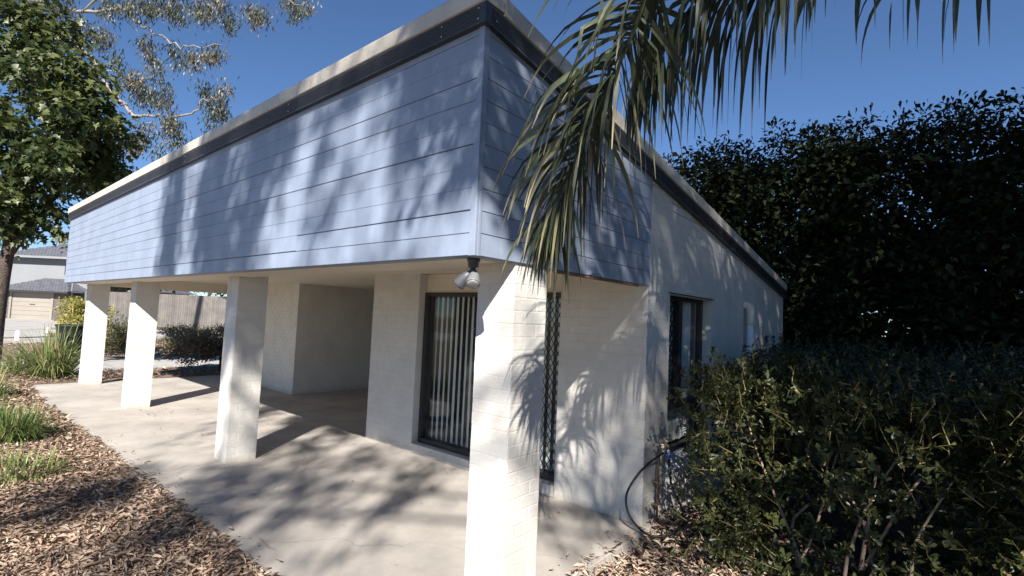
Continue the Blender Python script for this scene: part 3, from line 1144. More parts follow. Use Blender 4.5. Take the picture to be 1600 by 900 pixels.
o = MB().tube(bez(hp, 70), 0.0095, 10).build('garden_hose', 'rubber', smooth=True)
tag(o, 'black garden hose looping from the tap to the mulch', 'hose')


# ================================================================== VEGETATION
def plant(name, label, cat, loc, group=None):
    return tag(empty(name, loc), label, cat, group)


def foliage(name, parts, mat, parent, smooth=False):
    V, T, C = join_parts(parts)
    o = mesh_obj(name, V, T, mat, tint=C, smooth=smooth)
    keep(o, parent)
    return o


def ribbon_strips(P, W, side, tint):
    """P (n, s, 3) centre lines, W (n, s) half widths, side (n, s, 3) -> two-vertex-wide ribbons"""
    n, s, _ = P.shape
    V = np.stack([P - side * W[..., None], P + side * W[..., None]], 2).reshape(-1, 3)
    b = (np.arange(n) * 2 * s)[:, None] + 2 * np.arange(s - 1)[None]
    b = b.reshape(-1)
    T = np.concatenate([np.stack([b, b + 1, b + 3], -1), np.stack([b, b + 3, b + 2], -1)])
    C = np.repeat(tint.reshape(-1), 2)
    return V, T, C


def frond_parts(rach, n_pairs, leaf_len, width, droop, r, dry=0.25, kink=0.25, seg=7, start=0.12):
    """leaflets of a pinnate palm frond along the curve rach (k,3)"""
    k = len(rach)
    idx = np.linspace(start, 0.995, n_pairs)
    i = idx * (k - 1)
    i0 = np.clip(i.astype(int), 0, k - 2)
    base = rach[i0] + (rach[i0 + 1] - rach[i0]) * (i - i0)[:, None]
    tan = unit(rach[i0 + 1] - rach[i0])
    sidev = unit(np.cross(tan, np.array([0, 0, 1.0])) + 1e-4)
    upv = np.cross(sidev, tan)
    allP, allW, allS, allT = [], [], [], []
    for sg in (-1, 1):
        n = n_pairs
        fwd = 0.30 + 0.75 * idx ** 2
        elev = r.normal(0.15, 0.35, n)
        d = unit(sidev * sg + tan * fwd[:, None] + upv * elev[:, None] + 0.12 * r.normal(size=(n, 3)))
        L = leaf_len * (0.55 + 0.75 * np.sin(np.pi * np.clip(idx * 0.85 + 0.12, 0, 1))) * r.uniform(0.75, 1.12, n)
        L *= np.where(idx > 0.9, 0.75, 1)
        st = L / (seg - 1)
        P = np.zeros((n, seg, 3))
        P[:, 0] = base + r.normal(0, 0.003, (n, 3))
        kk = r.integers(2, seg - 1, n)
        kinked = r.random(n) < kink
        dd = d.copy()
        S = np.zeros((n, seg, 3))
        W = np.zeros((n, seg))
        tw = rand_unit(n, r)
        for s in range(seg):
            if s:
                g = droop * (0.10 + 1.1 * (s / seg) ** 1.5) * r.uniform(0.5, 1.5, n)
                dd = unit(dd + np.array([0, 0, -1.0]) * g[:, None])
                kn = kinked & (kk == s)
                dd[kn] = unit(dd[kn] * 0.22 + np.array([0, 0, -1.0]))
                P[:, s] = P[:, s - 1] + dd * st[:, None]
            sd = np.cross(dd, upv + 0.9 * tw)
            S[:, s] = unit(sd)
            f = s / (seg - 1)
            W[:, s] = width * 0.5 * (0.55 + 1.0 * math.sin(math.pi * min(1, f * 0.8 + 0.15))) * (1 - f ** 3) + 0.0012
        t0 = np.clip(r.normal(0.4, 0.3, n), 0, 1)
        isdry = r.random(n) < dry
        T = np.repeat(t0[:, None], seg, 1)
        f = np.linspace(0, 1, seg)[None]
        T = np.where(isdry[:, None], np.clip(0.6 + 1.5 * f, 0, 2), T + np.where(f > 0.85, 0.7, 0))
        allP.append(P); allW.append(W * r.uniform(0.75, 1.15, (n, 1))); allS.append(S); allT.append(T)
    return ribbon_strips(np.concatenate(allP), np.concatenate(allW), np.concatenate(allS), np.concatenate(allT))


def add_frond(par, rach, n_pairs, leaf_len, width, droop, r, r0=0.016, **k):
    rt = np.linspace(r0, 0.003, len(rach))
    fr = keep(MB().tube(rach, list(rt), 6).build('frond', 'rachis', smooth=True), par)
    V, T, C = frond_parts(rach, n_pairs, leaf_len, width, droop, r, **k)
    o = mesh_obj('leaflets', V, T, 'palm', tint=C)
    o.parent = fr
    return fr


def arch(c, az, el, length, fall, n=24):
    """rachis that leaves the crown at elevation el and falls under its weight"""
    p = np.array(c, float)
    d = np.array([math.cos(az) * math.cos(el), math.sin(az) * math.cos(el), math.sin(el)])
    out = [p.copy()]
    for i in range(n - 1):
        p = p + d * length / (n - 1)
        out.append(p.copy())
        d = d + np.array([0, 0, -1.0]) * fall / (n - 1) * (0.5 + i / n)
        d /= np.linalg.norm(d)
    return np.array(out)


def trunk_tube(par, pts, r0, r1, mat, name='trunk', seg=12, n=16):
    P = bez(pts, n)
    rr = [r0 + (r1 - r0) * (i / (n - 1)) ** 0.8 for i in range(n)]
    rr[0] *= 1.25
    return keep(MB().tube(P, rr, seg).build(name, mat, smooth=True), par)


# ---- the near palm whose fronds hang over the blue corner
pr = np.random.default_rng(5)
PC = np.array([2.95, 0.0, 4.75])
palm = plant('palm_tree', 'feather palm at the right with drooping fronds over the blue corner', 'palm tree', (3.25, -0.25, 0))
trunk_tube(palm, [(3.25, -0.25, -0.15), (3.2, -0.2, 1.6), (3.05, -0.08, 3.4), PC], 0.14, 0.10, 'palm_bark')
f1 = bez([PC, PC + (-0.5, -0.05, 0.35), at(1150, -290, 1.95), at(1035, -70, 2.02), at(985, 60, 2.1), at(940, 155, 2.15), at(900, 250, 2.2), at(872, 325, 2.2), at(857, 365, 2.2)], 40)
add_frond(palm, f1, 128, 0.52, 0.0112, 0.42, pr, dry=0.13, kink=0.12, start=0.34, seg=9)
f2 = bez([PC, PC + (-0.25, 0.3, 0.35), at(1330, -170, 2.3), at(1240, -75, 2.4), at(1160, -30, 2.45), at(1085, 15, 2.5), at(1030, 75, 2.5), at(1000, 150, 2.5)], 36)
add_frond(palm, f2, 66, 0.62, 0.0175, 1.2, pr, dry=0.05, kink=0.5, start=0.34, seg=9)
f3 = bez([PC, PC + (0.1, 0.5, 0.3), at(1640, -240, 2.7), at(1540, -90, 2.75), at(1420, -65, 2.8), at(1300, -55, 2.8), at(1200, -35, 2.8)], 30)
add_frond(palm, f3, 22, 0.50, 0.019, 1.2, pr, dry=0.04, kink=0.6, start=0.40, seg=9)
for az, el, ln, fall in ((20, 60, 2.4, 1.7), (75, 65, 2.2, 1.2), (-20, 50, 2.5, 1.9), (-60, 55, 2.4, 1.7), (-100, 60, 2.3, 1.6), (50, 80, 2.2, 1.0), (150, 82, 2.0, 0.8), (-140, 75, 2.1, 1.0), (0, 20, 2.3, 1.4), (45, 30, 2.3, 1.6), (15, 40, 2.4, 1.3), (35, 10, 2.3, 1.2), (-35, 25, 2.4, 1.5)):
    add_frond(palm, arch(PC, math.radians(az), math.radians(el), ln, fall), 44, 0.5, 0.028, 0.5, pr, dry=0.08, kink=0.3)


# ---- tall palms behind the camera (their shade falls on the blue boards)
def tall_palm(x, y, hgt, label, seed, n=13, ln=3.0):
    r = np.random.default_rng(seed)
    p = plant('palm_tree', label, 'palm tree', (x, y, -0.05), None)
    trunk_tube(p, [(x, y, -0.3), (x + 0.15, y, hgt * 0.5), (x + 0.05, y + 0.1, hgt)], 0.10, 0.065, 'palm_bark')
    for i in range(n):
        az = 2 * math.pi * i / n + r.uniform(-0.25, 0.25)
        el = math.radians(r.uniform(5, 80))
        add_frond(p, arch((x + 0.05, y + 0.1, hgt), az, el, ln * r.uniform(0.85, 1.1), r.uniform(1.4, 2.2)), 38, 0.62, 0.040, 0.9, r, dry=0.08, kink=0.4, seg=5, r0=0.022)
    return p


tall_palm(14.0, -13.9, 18.6, 'tall feather palm standing behind the viewer', 23, 12, 3.0)


# ---- spreading gum behind the viewer: its hanging foliage throws the soft vertical streaks of shade
def hanging(centers, rh, rv, per, r, leaf=0.22, width=0.05):
    m = len(centers)
    n = m * per
    off = r.normal(size=(n, 3)) * np.array([rh, rh, rv])
    pos = np.repeat(centers, per, 0) + off
    ax_ = unit(np.array([0, 0, -1.0]) + 0.45 * rand_unit(n, r))
    return leaves(pos, ax_, rand_unit(n, r), leaf * r.uniform(0.6, 1.2, n), width, L_LANCE, np.clip(r.normal(0.5, 0.3, n), 0, 1))


wr = np.random.default_rng(36)
wg = plant('gum_tree', 'spreading gum tree behind the viewer with long limbs and hanging leaves', 'tree', (15.5, -9.5, -0.1))
trunk_tube(wg, [(15.5, -9.5, -0.35), (15.2, -9.6, 5), (14.6, -9.8, 10), (14.0, -10.2, 13.0)], 0.3, 0.16, 'gum_bark')
GC = []
for (qx, qy, z, m, sx, sy, sz) in ((-6.9, 3.3, 14.0, 14, 1.0, 0.5, 0.8), (-4.8, 3.7, 14.5, 12, 1.1, 0.4, 0.8), (-2.6, 3.8, 14.0, 6, 0.8, 0.3, 0.6), (-3.2, 6.1, 15.0, 9, 1.6, 0.5, 0.6), (-0.2, 5.9, 14.0, 9, 0.9, 0.5, 0.5),
                                   (-3.9, 0.2, 13.0, 3, 0.6, 0.4, 0.3), (-3.0, 0.8, 13.0, 4, 0.8, 0.6, 0.3), (-3.8, -0.9, 12.5, 5, 1.6, 0.5, 0.3), (-1.4, 2.3, 13.0, 1, 0.3, 0.3, 0.3)):
    c = np.array([qx + 0.829 * z, qy - 1.0695 * z, z])
    P = c + wr.normal(size=(m, 3)) * np.array([sx, sy, sz])
    GC.append(P)
    b0 = np.array([14.2, -10.1, 12.6])
    mid = (b0 + c) / 2 + np.array([0, 0, 0.5])
    keep(MB().tube(bez([b0, mid, c], 10), list(np.linspace(0.07, 0.02, 10)), 7).build('limb', 'gum_bark', smooth=True), wg)
GA = np.concatenate(GC[:5])
GB = np.concatenate(GC[5:])
foliage('crown', [hanging(GA, 0.19, 0.52, 150, wr, 0.27, 0.075), hanging(GB, 0.28, 0.22, 120, wr, 0.26, 0.07)], 'gum', wg)


# ---- broad shade trees behind and to the right of the camera
def shade_tree(x, y, zc, rad, n_cl, per, label, seed, leaf=0.17, clump=0.6, tr=0.28, base=None):
    r = np.random.default_rng(seed)
    bx, by = base or (x, y)
    t = plant('shade_tree', label, 'tree', (bx, by, -0.1))
    trunk_tube(t, [(bx, by, -0.35), (bx * 0.75 + x * 0.25 + 0.1, by * 0.75 + y * 0.25 - 0.1, zc * 0.4), (x, y, zc)], tr, tr * 0.4, 'bark')
    C = ellipsoid_points(n_cl, (x, y, zc), rad, r, 0.35)
    for i in range(9):
        c = C[i * (n_cl // 9)]
        f = r.uniform(0.55, 0.85)
        b0 = np.array([bx + (x - bx) * f, by + (y - by) * f, zc * f])
        keep(MB().tube(bez([b0, (b0 + c) / 2 + (0, 0, 0.3), c], 8), list(np.linspace(0.3 * tr, 0.07 * tr, 8)), 7).build('branch', 'bark', smooth=True), t)
    foliage('crown', [clumped_crown(C, clump, per, leaf, leaf * 0.55, L_RHOMB, r=r)], 'shade_leaf', t)
    return t


shade_tree(11.1, -1.4, 9.5, (5.4, 5.4, 4.5), 500, 70, 'broad dark shade tree standing to the right, beyond the picture', 31, 0.2, 0.65)
shade_tree(7.2, 0.0, 12.4, (4.6, 4.4, 3.2), 260, 60, 'tall shade tree standing just behind the viewer', 32, 0.2, 0.6)
shade_tree(6.6, -1.3, 7.2, (1.8, 1.8, 2.0), 60, 85, 'small shade tree standing close behind the viewer on the right', 33, 0.16, 0.45)


shade_tree(3.85, -4.45, 8.0, (0.85, 0.85, 1.0), 30, 90, 'slender leaning tree standing close behind the viewer', 35, 0.13, 0.36, 0.055, (8.0, -4.0))

# ---- tall dark hedge row behind the house on the right
hedge_done = []
hr = np.random.default_rng(41)
hedge_labels = ['tall dark hedge tree at the back, partly hidden by the roof', 'tall dark hedge tree at the back, next to the roof end',
                'tall dark hedge tree at the back, above the middle of the shrub', 'tall dark hedge tree at the back, near the right edge',
                'tall dark hedge tree at the far right edge']
for i, (hx, hy, hz) in enumerate(((-3.0, 9.9, 5.5), (-0.7, 9.8, 5.75), (1.4, 9.9, 5.65), (3.4, 9.7, 5.5), (5.4, 9.2, 5.5))):
    t = plant('hedge_tree', hedge_labels[i], 'hedge', (hx, hy, -0.1), 'tall hedge trees along the back boundary')
    trunk_tube(t, [(hx, hy, -0.3), (hx + 0.1, hy, 1.6), (hx, hy, hz * 0.8)], 0.11, 0.04, 'bark')
    C = np.concatenate([box_points(330, (hx - 1.45, hy - 1.25, 0.2), (hx + 1.45, hy + 1.3, hz - 0.45), hr), box_points(150, (hx - 1.45, hy - 0.6, 0.2), (hx + 1.45, hy + 1.3, 4.0), hr)])
    C[:, 2] += 0.22 * np.sin(C[:, 0] * 2.3) + 0.12 * np.sin(C[:, 0] * 6.1)
    top = np.stack([hr.uniform(hx - 1.45, hx + 1.45, 34), hr.uniform(hy - 1.1, hy + 0.8, 34), hz + 0.22 * np.sin(hr.uniform(0, 6, 34)) - 0.25], -1)
    sprig = np.stack([hr.uniform(hx - 1.4, hx + 1.4, 26), hr.uniform(hy - 1.0, hy + 0.6, 26), hz + hr.uniform(-0.1, 0.28, 26)], -1)
    foliage('crown', [clumped_crown(C, 0.45, 62, 0.16, 0.09, L_RHOMB, r=hr, clump_sd=0.2),
                      clumped_crown(top, 0.36, 70, 0.12, 0.06, L_OBOV, r=hr, flat=0.9),
                      clumped_crown(sprig, 0.15, 16, 0.11, 0.045, L_OBOV, r=hr, flat=1.5, droop=-0.3)], 'hedge', t)
    hedge_done.append(t)
# unseen hedge copies added at right to block skylight on the side wall
for i, (hx, hy) in enumerate(((6.6, -0.6), (6.9, 1.9), (6.7, 4.4), (7.0, 6.9))):
    src = hedge_done[1 + i % 3]
    t = plant('hedge_tree', ['added sky-blocking hedge tree on the right, nearest the viewer', 'added sky-blocking hedge tree on the right, second from the viewer',
                             'added sky-blocking hedge tree on the right, third from the viewer', 'added sky-blocking hedge tree on the right, nearest the back corner'][i],
              'hedge', (hx, hy, -0.1), 'added sky-blocking hedge trees on the right')
    t.rotation_euler = (0, 0, -math.pi / 2)
    t.scale = (1.1, 1.1, 1.6)
    for ch in src.children:
        c2 = ch.copy()
        COL.objects.link(c2)
        c2.parent = t
# boundary fence behind the hedge row
bf = tag(empty('boundary_fence', (0, 11.3, 0)), 'dark timber paling fence behind the tall hedge row', 'fence')
xx = -6.0
while xx < 9:
    hh = 1.8 + random.uniform(-0.01, 0.01)
    keep(MB().box(xx, xx + 0.145, 11.3, 11.32, -0.15, hh).build('paling', 'timber_dark'), bf)
    xx += 0.155
keep(MB().box(-6, 9, 11.322, 11.36, 0.4, 0.48).build('rail', 'timber_dark'), bf)
keep(MB().box(-6, 9, 11.322, 11.36, 1.4, 1.48).build('rail', 'timber_dark'), bf)


# ---- clipped shrubs along the side wall
def shrub(loc, lo, hi, n_tw, label, seed, leaf=0.056, per=10, stems=12, sprigs=0):
    r = np.random.default_rng(seed)
    s = plant('shrub', label, 'shrub', loc, 'clipped shrubs along the side wall')
    lo, hi = np.array(lo), np.array(hi)
    c = (lo + hi) / 2
    hub = np.array([loc[0], loc[1], -0.12])
    mbs = MB()
    ends = []
    for i in range(stems):
        e = lo + r.random(3) * (hi - lo)
        e[2] = hi[2] - 0.12 - 0.45 * r.random()
        e[:2] = c[:2] + (e[:2] - c[:2]) * 0.85
        b = hub + np.array([r.normal(0, 0.16), r.normal(0, 0.16), 0])
        m1 = b + (e - b) * 0.35 + r.normal(0, 0.09, 3)
        m2 = b + (e - b) * 0.7 + r.normal(0, 0.1, 3)
        P = bez([b, m1, m2, e], 12)
        st = keep(MB().tube(P, list(np.linspace(r.uniform(0.013, 0.022), 0.005, 12)), 7).build('stem', 'twig', smooth=True), s)
        ends.append(P)
    allP = np.concatenate([e[4:] for e in ends])
    # twigs that end in a rosette of leaves, close to the outer faces of the shrub
    u = r.random((n_tw, 3))
    face = r.integers(0, 6, n_tw)
    dpt = (r.random(n_tw) ** 1.6) * 0.42
    tips = lo + u * (hi - lo)
    bulge = 0.17 * np.sin(5 * tips[:, 0] + 3 * tips[:, 2] + 2 * tips[:, 1]) + 0.13 * np.sin(8 * tips[:, 2] + 5 * tips[:, 1] - 4 * tips[:, 0])
    for ax in range(3):
        a = (face == 2 * ax) & (ax != 2)
        tips[a, ax] = (lo[ax] + dpt + bulge)[a] if ax < 2 else tips[a, ax]
        bq = (face == 2 * ax + 1) | ((face == 4) if ax == 2 else False)
        tips[bq, ax] = (hi[ax] - dpt * (0.5 if ax == 2 else 1) + bulge * (0.6 if ax == 2 else 1))[bq]
    out = np.zeros((n_tw, 3))
    for ax in range(2):
        out[face == 2 * ax, ax] = -1
        out[face == 2 * ax + 1, ax] = 1
    out[face >= 4, 2] = 1
    if sprigs:
        k = r.integers(0, n_tw, sprigs)
        tips[k] += out[k] * r.uniform(0.05, 0.2, (sprigs, 1))
    tips[:, 0] = np.maximum(tips[:, 0], 0.40)
    d = unit(out + np.array([0, 0, 0.45]) + 0.75 * rand_unit(n_tw, r))
    # twig stalks
    ln = r.uniform(0.08, 0.22, n_tw)
    P = np.stack([tips - d * ln[:, None] * 1.0, tips - d * ln[:, None] * 0.5 + r.normal(0, 0.008, (n_tw, 3)), tips], 1)
    sd = np.repeat(unit(np.cross(d, rand_unit(n_tw, r)))[:, None], 3, 1)
    Vt, Tt, Ct = ribbon_strips(P, np.repeat(np.array([[0.0028, 0.0022, 0.0015]]), n_tw, 0), sd, np.full((n_tw, 3), 1.7))
    n = n_tw * per
    tp = np.repeat(tips, per, 0)
    dd = np.repeat(d, per, 0)
    back = np.tile(np.linspace(0, 1, per), n_tw)[:, None]
    pos = tp - dd * back * np.repeat(ln, per)[:, None] * 0.75
    rad = rand_unit(n, r)
    rad = unit(rad - (rad * dd).sum(1, keepdims=True) * dd)
    ax_ = unit(rad + dd * (0.9 - 0.5 * back) + np.array([0, 0, 0.05]))
    nr = unit(dd * 1.0 - rad * 0.5 + 0.25 * rand_unit(n, r))
    tn = np.clip(np.repeat(r.normal(0.4, 0.3, n_tw), per) + r.normal(0, 0.15, n), 0, 1)
    tn = np.where(r.random(n) < 0.03, 1.7, tn)
    sc = r.uniform(0.65, 1.15, n)
    o = foliage('leaves', [leaves(pos, ax_, nr, leaf * sc, leaf * 0.46 * sc, L_OBOV, tn), (Vt, Tt, Ct)], 'bush', s)
    return s


shrub((1.55, 2.35, -0.1), (0.55, 1.95, 0.0), (2.6, 3.6, 1.50), 3300, 'large clipped shrub with glossy leaves beside the hose and side window', 51, sprigs=120, stems=9)
shrub((3.1, 2.2, -0.1), (2.4, 1.55, 0.0), (4.6, 3.5, 1.58), 2900, 'clipped shrub with bare pale stems at the right edge', 52, stems=8, sprigs=160)
shrub((1.6, 5.0, -0.1), (0.55, 3.7, 0.2), (2.7, 6.6, 1.62), 2000, 'clipped shrub further back, beside the downpipe', 53, stems=8, sprigs=160)
shrub((3.6, 5.2, -0.1), (2.6, 3.6, 0.3), (5.4, 7.0, 1.66), 1800, 'clipped shrub further back, below the tall dark hedge', 54, stems=8, sprigs=200)


# ---- strappy grass clumps
def grass_clump(loc, n, length, spread, label, seed, width=0.011, lean=0.9, dry=0.08, tint=0.45):
    r = np.random.default_rng(seed)
    g = plant('grass_clump', label, 'grass clump', loc, 'strappy grass clumps in the garden bed')
    seg = 8
    az = r.uniform(0, 2 * np.pi, n)
    rad = spread * 0.35 * r.random(n) ** 0.5
    base = np.array(loc) + np.stack([np.cos(az) * rad, np.sin(az) * rad, np.zeros(n)], -1)
    az2 = az + r.normal(0, 0.5, n)
    el = np.radians(np.clip(r.normal(66, 15, n), 22, 89))
    d = np.stack([np.cos(az2) * np.cos(el), np.sin(az2) * np.cos(el), np.sin(el)], -1)
    L = length * r.uniform(0.55, 1.1, n)
    P = np.zeros((n, seg, 3))
    P[:, 0] = base
    S = np.zeros((n, seg, 3))
    W = np.zeros((n, seg))
    hor = np.stack([-np.sin(az2), np.cos(az2), np.zeros(n)], -1)
    b = lean * r.uniform(0.4, 1.3, n)
    for s in range(seg):
        if s:
            d = unit(d + np.array([0, 0, -1.0]) * (b * (0.1 + 0.45 * s / seg))[:, None])
            P[:, s] = P[:, s - 1] + d * (L / (seg - 1))[:, None]
        S[:, s] = unit(hor + 0.15 * r.normal(size=(n, 3)))
        f = s / (seg - 1)
        W[:, s] = width * 0.5 * (0.8 + 0.4 * math.sin(math.pi * f)) * (1 - f ** 2.5) + 0.0008
    P[..., 2] = np.maximum(P[..., 2], loc[2] + 0.01)
    t = np.clip(r.normal(tint, 0.25, n), 0, 1)
    T = np.repeat(t[:, None], seg, 1) + np.where(np.linspace(0, 1, seg) > 0.8, 0.5, 0)[None]
    T = np.where((r.random(n) < dry)[:, None], 1.8, T)
    o = foliage('blades', [ribbon_strips(P, W, S, T)], 'grass', g)
    return g


grass_clump((-14.0, 0.15, -0.02), 420, 1.35, 0.9, 'big pale strappy grass clump left of the farthest column', 61, 0.022, 0.75, 0.1, 0.7)
grass_clump((-14.9, -0.3, -0.02), 160, 1.0, 0.8, 'thin grass clump at the foot of the leafy tree', 62, 0.018, 1.0, 0.3, 0.6)
grass_clump((-7.15, -1.15, -0.03), 620, 0.52, 0.75, 'dark dense strappy clump beside the slab edge', 63, 0.012, 0.9, 0.04, 0.25)
grass_clump((-8.2, -1.25, -0.03), 420, 0.5, 0.7, 'strappy clump behind the dark one at the left edge', 64, 0.012, 0.9, 0.06, 0.5)
grass_clump((-5.25, -1.25, -0.03), 300, 0.34, 0.9, 'bright low grass tuft among dry leaves', 65, 0.010, 1.3, 0.12, 0.8)
grass_clump((-5.75, -1.6, -0.03), 240, 0.32, 0.8, 'bright low grass tuft at the left picture edge', 66, 0.010, 1.3, 0.15, 0.75)
grass_clump((-11.2, -1.1, -0.03), 220, 0.6, 0.7, 'small strappy clump half way along the garden bed', 67, 0.013, 0.9, 0.1, 0.6)


# ---- dry leaf litter
def litter(name, boxes, seed, hf, size=0.044, label=None):
    r = np.random.default_rng(seed)
    parts = []
    for (x0, x1, y0, y1, n, s) in boxes:
        x, y = r.uniform(x0, x1, n), r.uniform(y0, y1, n)
        z = hf(x, y) + r.uniform(0.0, 0.03, n)
        az = r.uniform(0, 2 * np.pi, n)
        ax_ = np.stack([np.cos(az), np.sin(az), r.normal(0.0, 0.25, n)], -1)
        nr = unit(np.stack([r.normal(0, 0.4, n), r.normal(0, 0.4, n), np.ones(n)], -1))
        L = size * s * np.clip(np.exp(r.normal(-0.1, 0.5, n)), 0.28, 2.2)
        t = r.random(n)
        t = np.where(r.random(n) < 0.28, 1 + r.random(n), t)
        parts.append(leaves(np.stack([x, y, z], -1), ax_, nr, L, L * r.uniform(0.12, 0.32, n), L_DRY, t))
        # fallen twigs among the leaves
        k = max(4, n // 90)
        xy = np.stack([r.uniform(x0, x1, k), r.uniform(y0, y1, k)], -1)
        az = r.uniform(0, 2 * np.pi, k)
        ln = r.uniform(0.08, 0.4, k) * s
        tt = np.linspace(-0.5, 0.5, 5)
        bend = r.normal(0, 0.06, (k, 1)) * (tt ** 2)[None]
        Px = xy[:, 0:1] + ln[:, None] * (tt[None] * np.cos(az)[:, None] - bend * 6 * np.sin(az)[:, None])
        Py = xy[:, 1:2] + ln[:, None] * (tt[None] * np.sin(az)[:, None] + bend * 6 * np.cos(az)[:, None])
        Px, Py = np.clip(Px, x0, x1), np.clip(Py, y0, y1)
        Pz = hf(Px, Py) + 0.03 + 0.012 * r.random((k, 5))
        sd = np.repeat(np.stack([-np.sin(az), np.cos(az), 0.4 * np.ones(k)], -1)[:, None], 5, 1)
        parts.append(ribbon_strips(np.stack([Px, Py, Pz], -1), np.full((k, 5), 0.0028), sd, np.repeat(r.uniform(0.6, 1.6, k)[:, None], 5, 1)))
    V, T, C = join_parts(parts)
    return tag(mesh_obj(name, V, T, 'litter', tint=C), label, 'leaf litter', kind='stuff')


litter('leaf_litter', [(-4.2, -0.2, -1.9, -0.40, 32000, 1.0), (-7.5, -4.2, -2.6, -0.42, 24000, 1.0), (-12.5, -7.5, -2.6, -0.45, 11000, 1.5), (-17, -12.5, -2.6, -0.3, 3500, 1.3),
                       (-15.0, -12.65, -0.4, 5, 2500, 1.3), (-26, -18.6, 0.2, 9, 3000, 2.0)], 71,
       lambda x, y: np.where((x > -12.6) & (y > -0.46), 0.004, bed_height(x, y) * np.clip((-0.455 - y) * 6 + 0.35, 0, 1) + 0.0), label='dry brown leaf litter covering the garden bed left of the slab')
litter('fallen_leaves', [(0.03, 1.5, -0.6, 3.2, 7000, 1.1), (-0.2, 0.1, 1.0, 2.0, 30, 0.9), (0.05, 1.0, 3.2, 6.0, 700, 1.0)], 72,
       lambda x, y: np.where(x < 0.055, 0.004, bed_height(x, y) - 0.05 + 0.05 * np.clip(1 - (x - 0.05) * 3, 0, 1)), label='dry fallen leaves under the shrubs beside the slab')
# a few stray leaves blown onto the slab
sr = np.random.default_rng(73)
n = 60
litter('stray_leaves', [(-4.2, -0.6, -0.4, 2.2, 26, 0.45), (-11.5, -4.5, -0.4, 2.0, 34, 0.7), (-8.4, -7.6, 0.5, 0.9, 20, 0.6), (-6.5, -0.8, -0.45, -0.36, 240, 0.8), (-6.5, -0.8, -0.45, -0.2, 120, 0.7)], 74, lambda x, y: 0 * x + 0.003, label='stray dry leaves scattered over the concrete slab')

# ---- leafy tree at the left edge
br = np.random.default_rng(81)
tree = plant('leafy_tree', 'broad-leaved green tree with dark trunk at the left edge', 'tree', (-16.05, -0.72, -0.1))
trunk_tube(tree, [(-16.05, -0.72, -0.35), (-16.0, -0.70, 1.6), (-15.95, -0.62, 3.2), (-15.9, -0.4, 5.8)], 0.19, 0.10, 'bark')
C = []
for (u, v, d, rr, m) in ((30, 60, 12.6, 1.0, 22), (90, 120, 12.2, 1.0, 24), (130, 190, 12.4, 0.85, 18), (40, 200, 12.2, 1.1, 26), (110, 260, 12.8, 0.95, 20), (20, 300, 12.2, 1.0, 22),
                         (150, 270, 13.4, 0.6, 10), (60, 330, 12.6, 0.6, 11), (-60, 150, 12.8, 1.5, 30), (-90, 330, 12.8, 1.3, 22), (30, 130, 14.2, 1.3, 18), (75, 40, 13.4, 0.9, 14), (-70, -20, 13.0, 1.5, 24), (85, 185, 11.6, 0.6, 9), (70, 235, 11.4, 0.55, 8), (180, 262, 13.2, 0.4, 7), (170, 215, 13.0, 0.5, 8), (150, 165, 12.8, 0.5, 8), (10, 345, 12.4, 0.5, 7), (-20, -60, 13, 1.4, 18)):
    C.append(ellipsoid_points(m, at(u, v, d), (rr, rr, rr * 0.85), br, 0.25))
C = np.concatenate(C)
for i in range(12):
    c = C[i * (len(C) // 12)]
    b0 = np.array([-15.95, -0.6, br.uniform(2.6, 5.0)])
    keep(MB().tube(bez([b0, (b0 + c) / 2 + (0, 0, 0.3), c], 8), list(np.linspace(0.06, 0.015, 8)), 7).build('branch', 'bark', smooth=True), tree)
foliage('crown', [clumped_crown(C, 0.46, 34, 0.22, 0.155, L_LOBED, r=br, tint_mu=0.35, droop=0.7, clump_sd=0.35, dry=0.01)], 'broad', tree)

# ---- gum tree beyond it
gr = np.random.default_rng(91)
gb = at(-70, 560, 21)
gum = plant('gum_tree', 'tall pale-barked gum tree with sparse drooping leaves behind the leafy tree', 'tree', (gb[0], gb[1], -0.1))
GT = at(-60, 150, 21)
trunk_tube(gum, [(gb[0], gb[1], -0.4), (gb[0] + 0.2, gb[1], 4), GT, at(-30, -80, 21)], 0.38, 0.16, 'gum_bark')


def limb(pp, d, r0, r1):
    P = bez([at(u, v, dd) for (u, v), dd in zip(pp, np.linspace(d[0], d[1], len(pp)))], 4 * len(pp))
    P[1:-1] += gr.normal(0, 0.05, P[1:-1].shape)
    keep(MB().tube(P, list(np.linspace(r0 * 0.62, r1 * 0.7, len(P))), 7).build('limb', 'gum_bark', smooth=True), gum)
    return P


limbs = [limb([(-60, 120), (60, 60), (140, 88), (162, 130), (198, 168), (215, 180), (262, 183), (300, 177), (318, 158), (345, 152)], (21, 19), 0.17, 0.02),
         limb([(-40, -30), (60, 5), (130, 18), (190, 14), (215, 35), (238, 50), (270, 68), (300, 76), (345, 70)], (21, 19), 0.14, 0.015),
         limb([(165, 140), (178, 175), (182, 200), (205, 215), (232, 190), (250, 215), (272, 228)], (20.3, 19.5), 0.06, 0.012),
         limb([(198, 165), (186, 150), (200, 130), (240, 118), (262, 100)], (20, 19.6), 0.04, 0.01),
         limb([(130, 18), (200, -30), (300, -40), (420, -10), (470, 8)], (20.5, 19), 0.07, 0.012),
         limb([(150, 105), (190, 118), (215, 135), (240, 160), (245, 178)], (20.4, 20), 0.04, 0.01),
         limb([(215, 35), (216, 60), (225, 80)], (20, 20), 0.02, 0.008),
         limb([(240, 183), (225, 165), (235, 140), (250, 125)], (20, 20), 0.025, 0.008),
         limb([(170, 215), (200, 235), (240, 228), (262, 232)], (20, 19.5), 0.03, 0.01),
         limb([(420, -10), (395, 10), (400, 28)], (19.5, 19.5), 0.015, 0.006)]
spots = []
